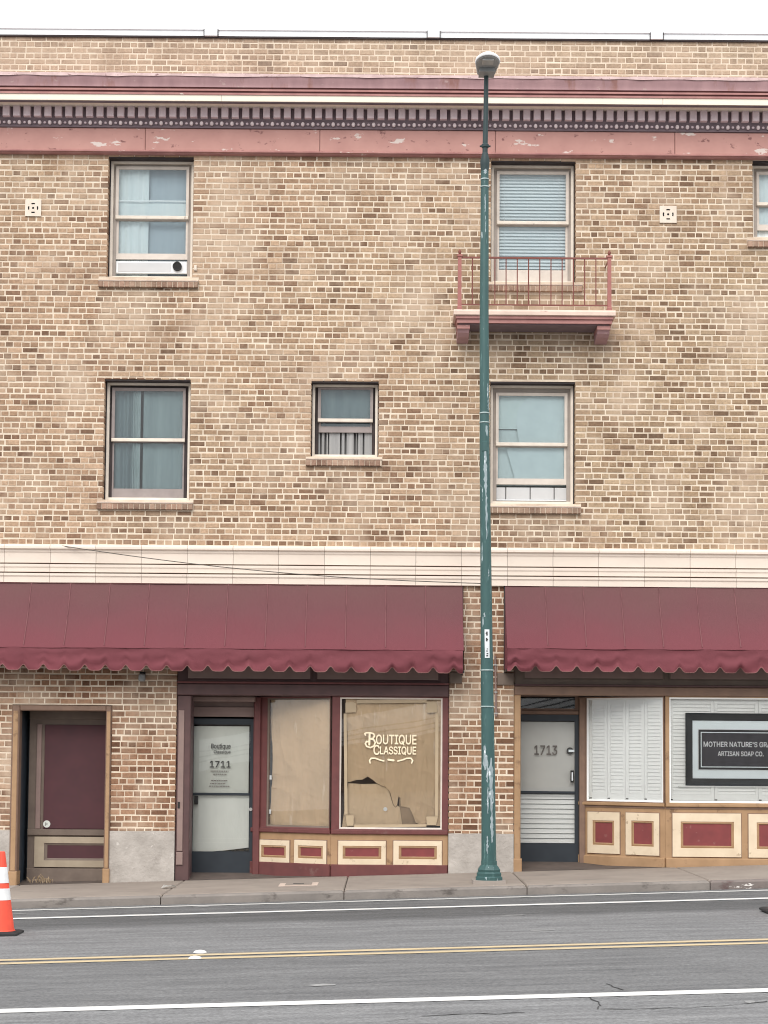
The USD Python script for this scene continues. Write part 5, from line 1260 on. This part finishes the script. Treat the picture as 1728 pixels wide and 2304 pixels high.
# ------------------------------------------------------------------ cones
def cone(px, py, label, seed):
    p = road_pt(px, py); c = (p[0], p[1], zroad(p[0]))
    T = thing('traffic_cone', label, 'traffic cone', c)
    h_, r0, r1 = .86, .140, .031
    rz = lambda z: r0 + (r1 - r0) * (z - .04) / (h_ - .04)
    obj('base', MB().lathe([(.19, 0), (.205, .008), (.205, .026), (.185, .036), (.165, .042)], c, sq=4), M['rubber'], T)
    obj('body', MB().lathe([(r0 + .012, .0425), (r0, .06), (r1, h_ - .01), (r1 - .008, h_)], c, 28), M['conefluo'], T, smooth=40)
    for a, b in ((.36, .48), (.535, .70)):
        obj('sleeve', MB().lathe([(rz(a) + .001, a), (rz(a) + .0035, a + .002), (rz(b) + .0035, b - .002), (rz(b) + .001, b)], c, 28), M['conewhite'], T, smooth=40)
cone(1, 2103, 'orange traffic cone with white sleeves on the road before the boarded entrance', 1)
cone(1761, 2052, 'orange traffic cone at the right picture edge on the road before the soap shop', 2)

# ------------------------------------------------------------------ small things on the ground
for (px, py), lab in (((450, 2143.5), 'white ceramic road stud on the building side of the yellow centre line'), ((439, 2157), 'white ceramic road stud on the near side of the yellow centre line')):
    p = road_pt(px, py)
    obj('road_stud', MB().lathe([(.062, 0), (.058, .008), (.045, .018), (.02, .023)], (p[0], p[1], zroad(p[0]) + .001), 16), M['ceramic'], label=lab, cat='road stud', smooth=40)
p = walk_pt(379, 1998.5)
lv = np.array([(-.09, -.03), (-.02, -.05), (.08, -.03), (.1, .02), (.02, .05), (-.07, .04)])
ml = MB(); P = [(p[0] + a, p[1] + b * 1.6, G(p[0] + a) + .006 + .018 * ((k * 7) % 3)) for k, (a, b) in enumerate(lv)] + [(p[0], p[1], G(p[0]) + .035)]
ml.add(P, [(k, (k + 1) % 6, 6) for k in range(6)] + [((k + 1) % 6, k, 6) for k in range(6)])
obj('litter', ml, M['ceramic'], label='crumpled white scrap of paper on the pavement by the kerb', cat='litter')
p = walk_pt(672, 1990)
mc = thing('meter_cover', 'small pale utility cover set in the pavement before the boutique bulkhead', 'utility cover', (p[0], p[1], G(p[0])))
def flat(x0, x1, y0, y1, dz, h_):
    P = [(x, y, G(x) + dz + z) for z in (0, h_) for y in (y0, y1) for x in (x0, x1)]
    return MB().add(P, [(0, 2, 3, 1), (4, 5, 7, 6), (0, 1, 5, 4), (2, 6, 7, 3), (0, 4, 6, 2), (1, 3, 7, 5)])
obj('rim', flat(p[0] - .25, p[0] + .25, p[1] - .26, p[1] + .26, -.02, .024), M['slab'], mc)
obj('lid', flat(p[0] - .17, p[0] + .17, p[1] - .17, p[1] + .17, .0045, .006), M['concrete'], mc)
obj('grip', flat(p[0] - .07, p[0] + .07, p[1] - .03, p[1] + .03, .011, .004), M['tar'], mc)
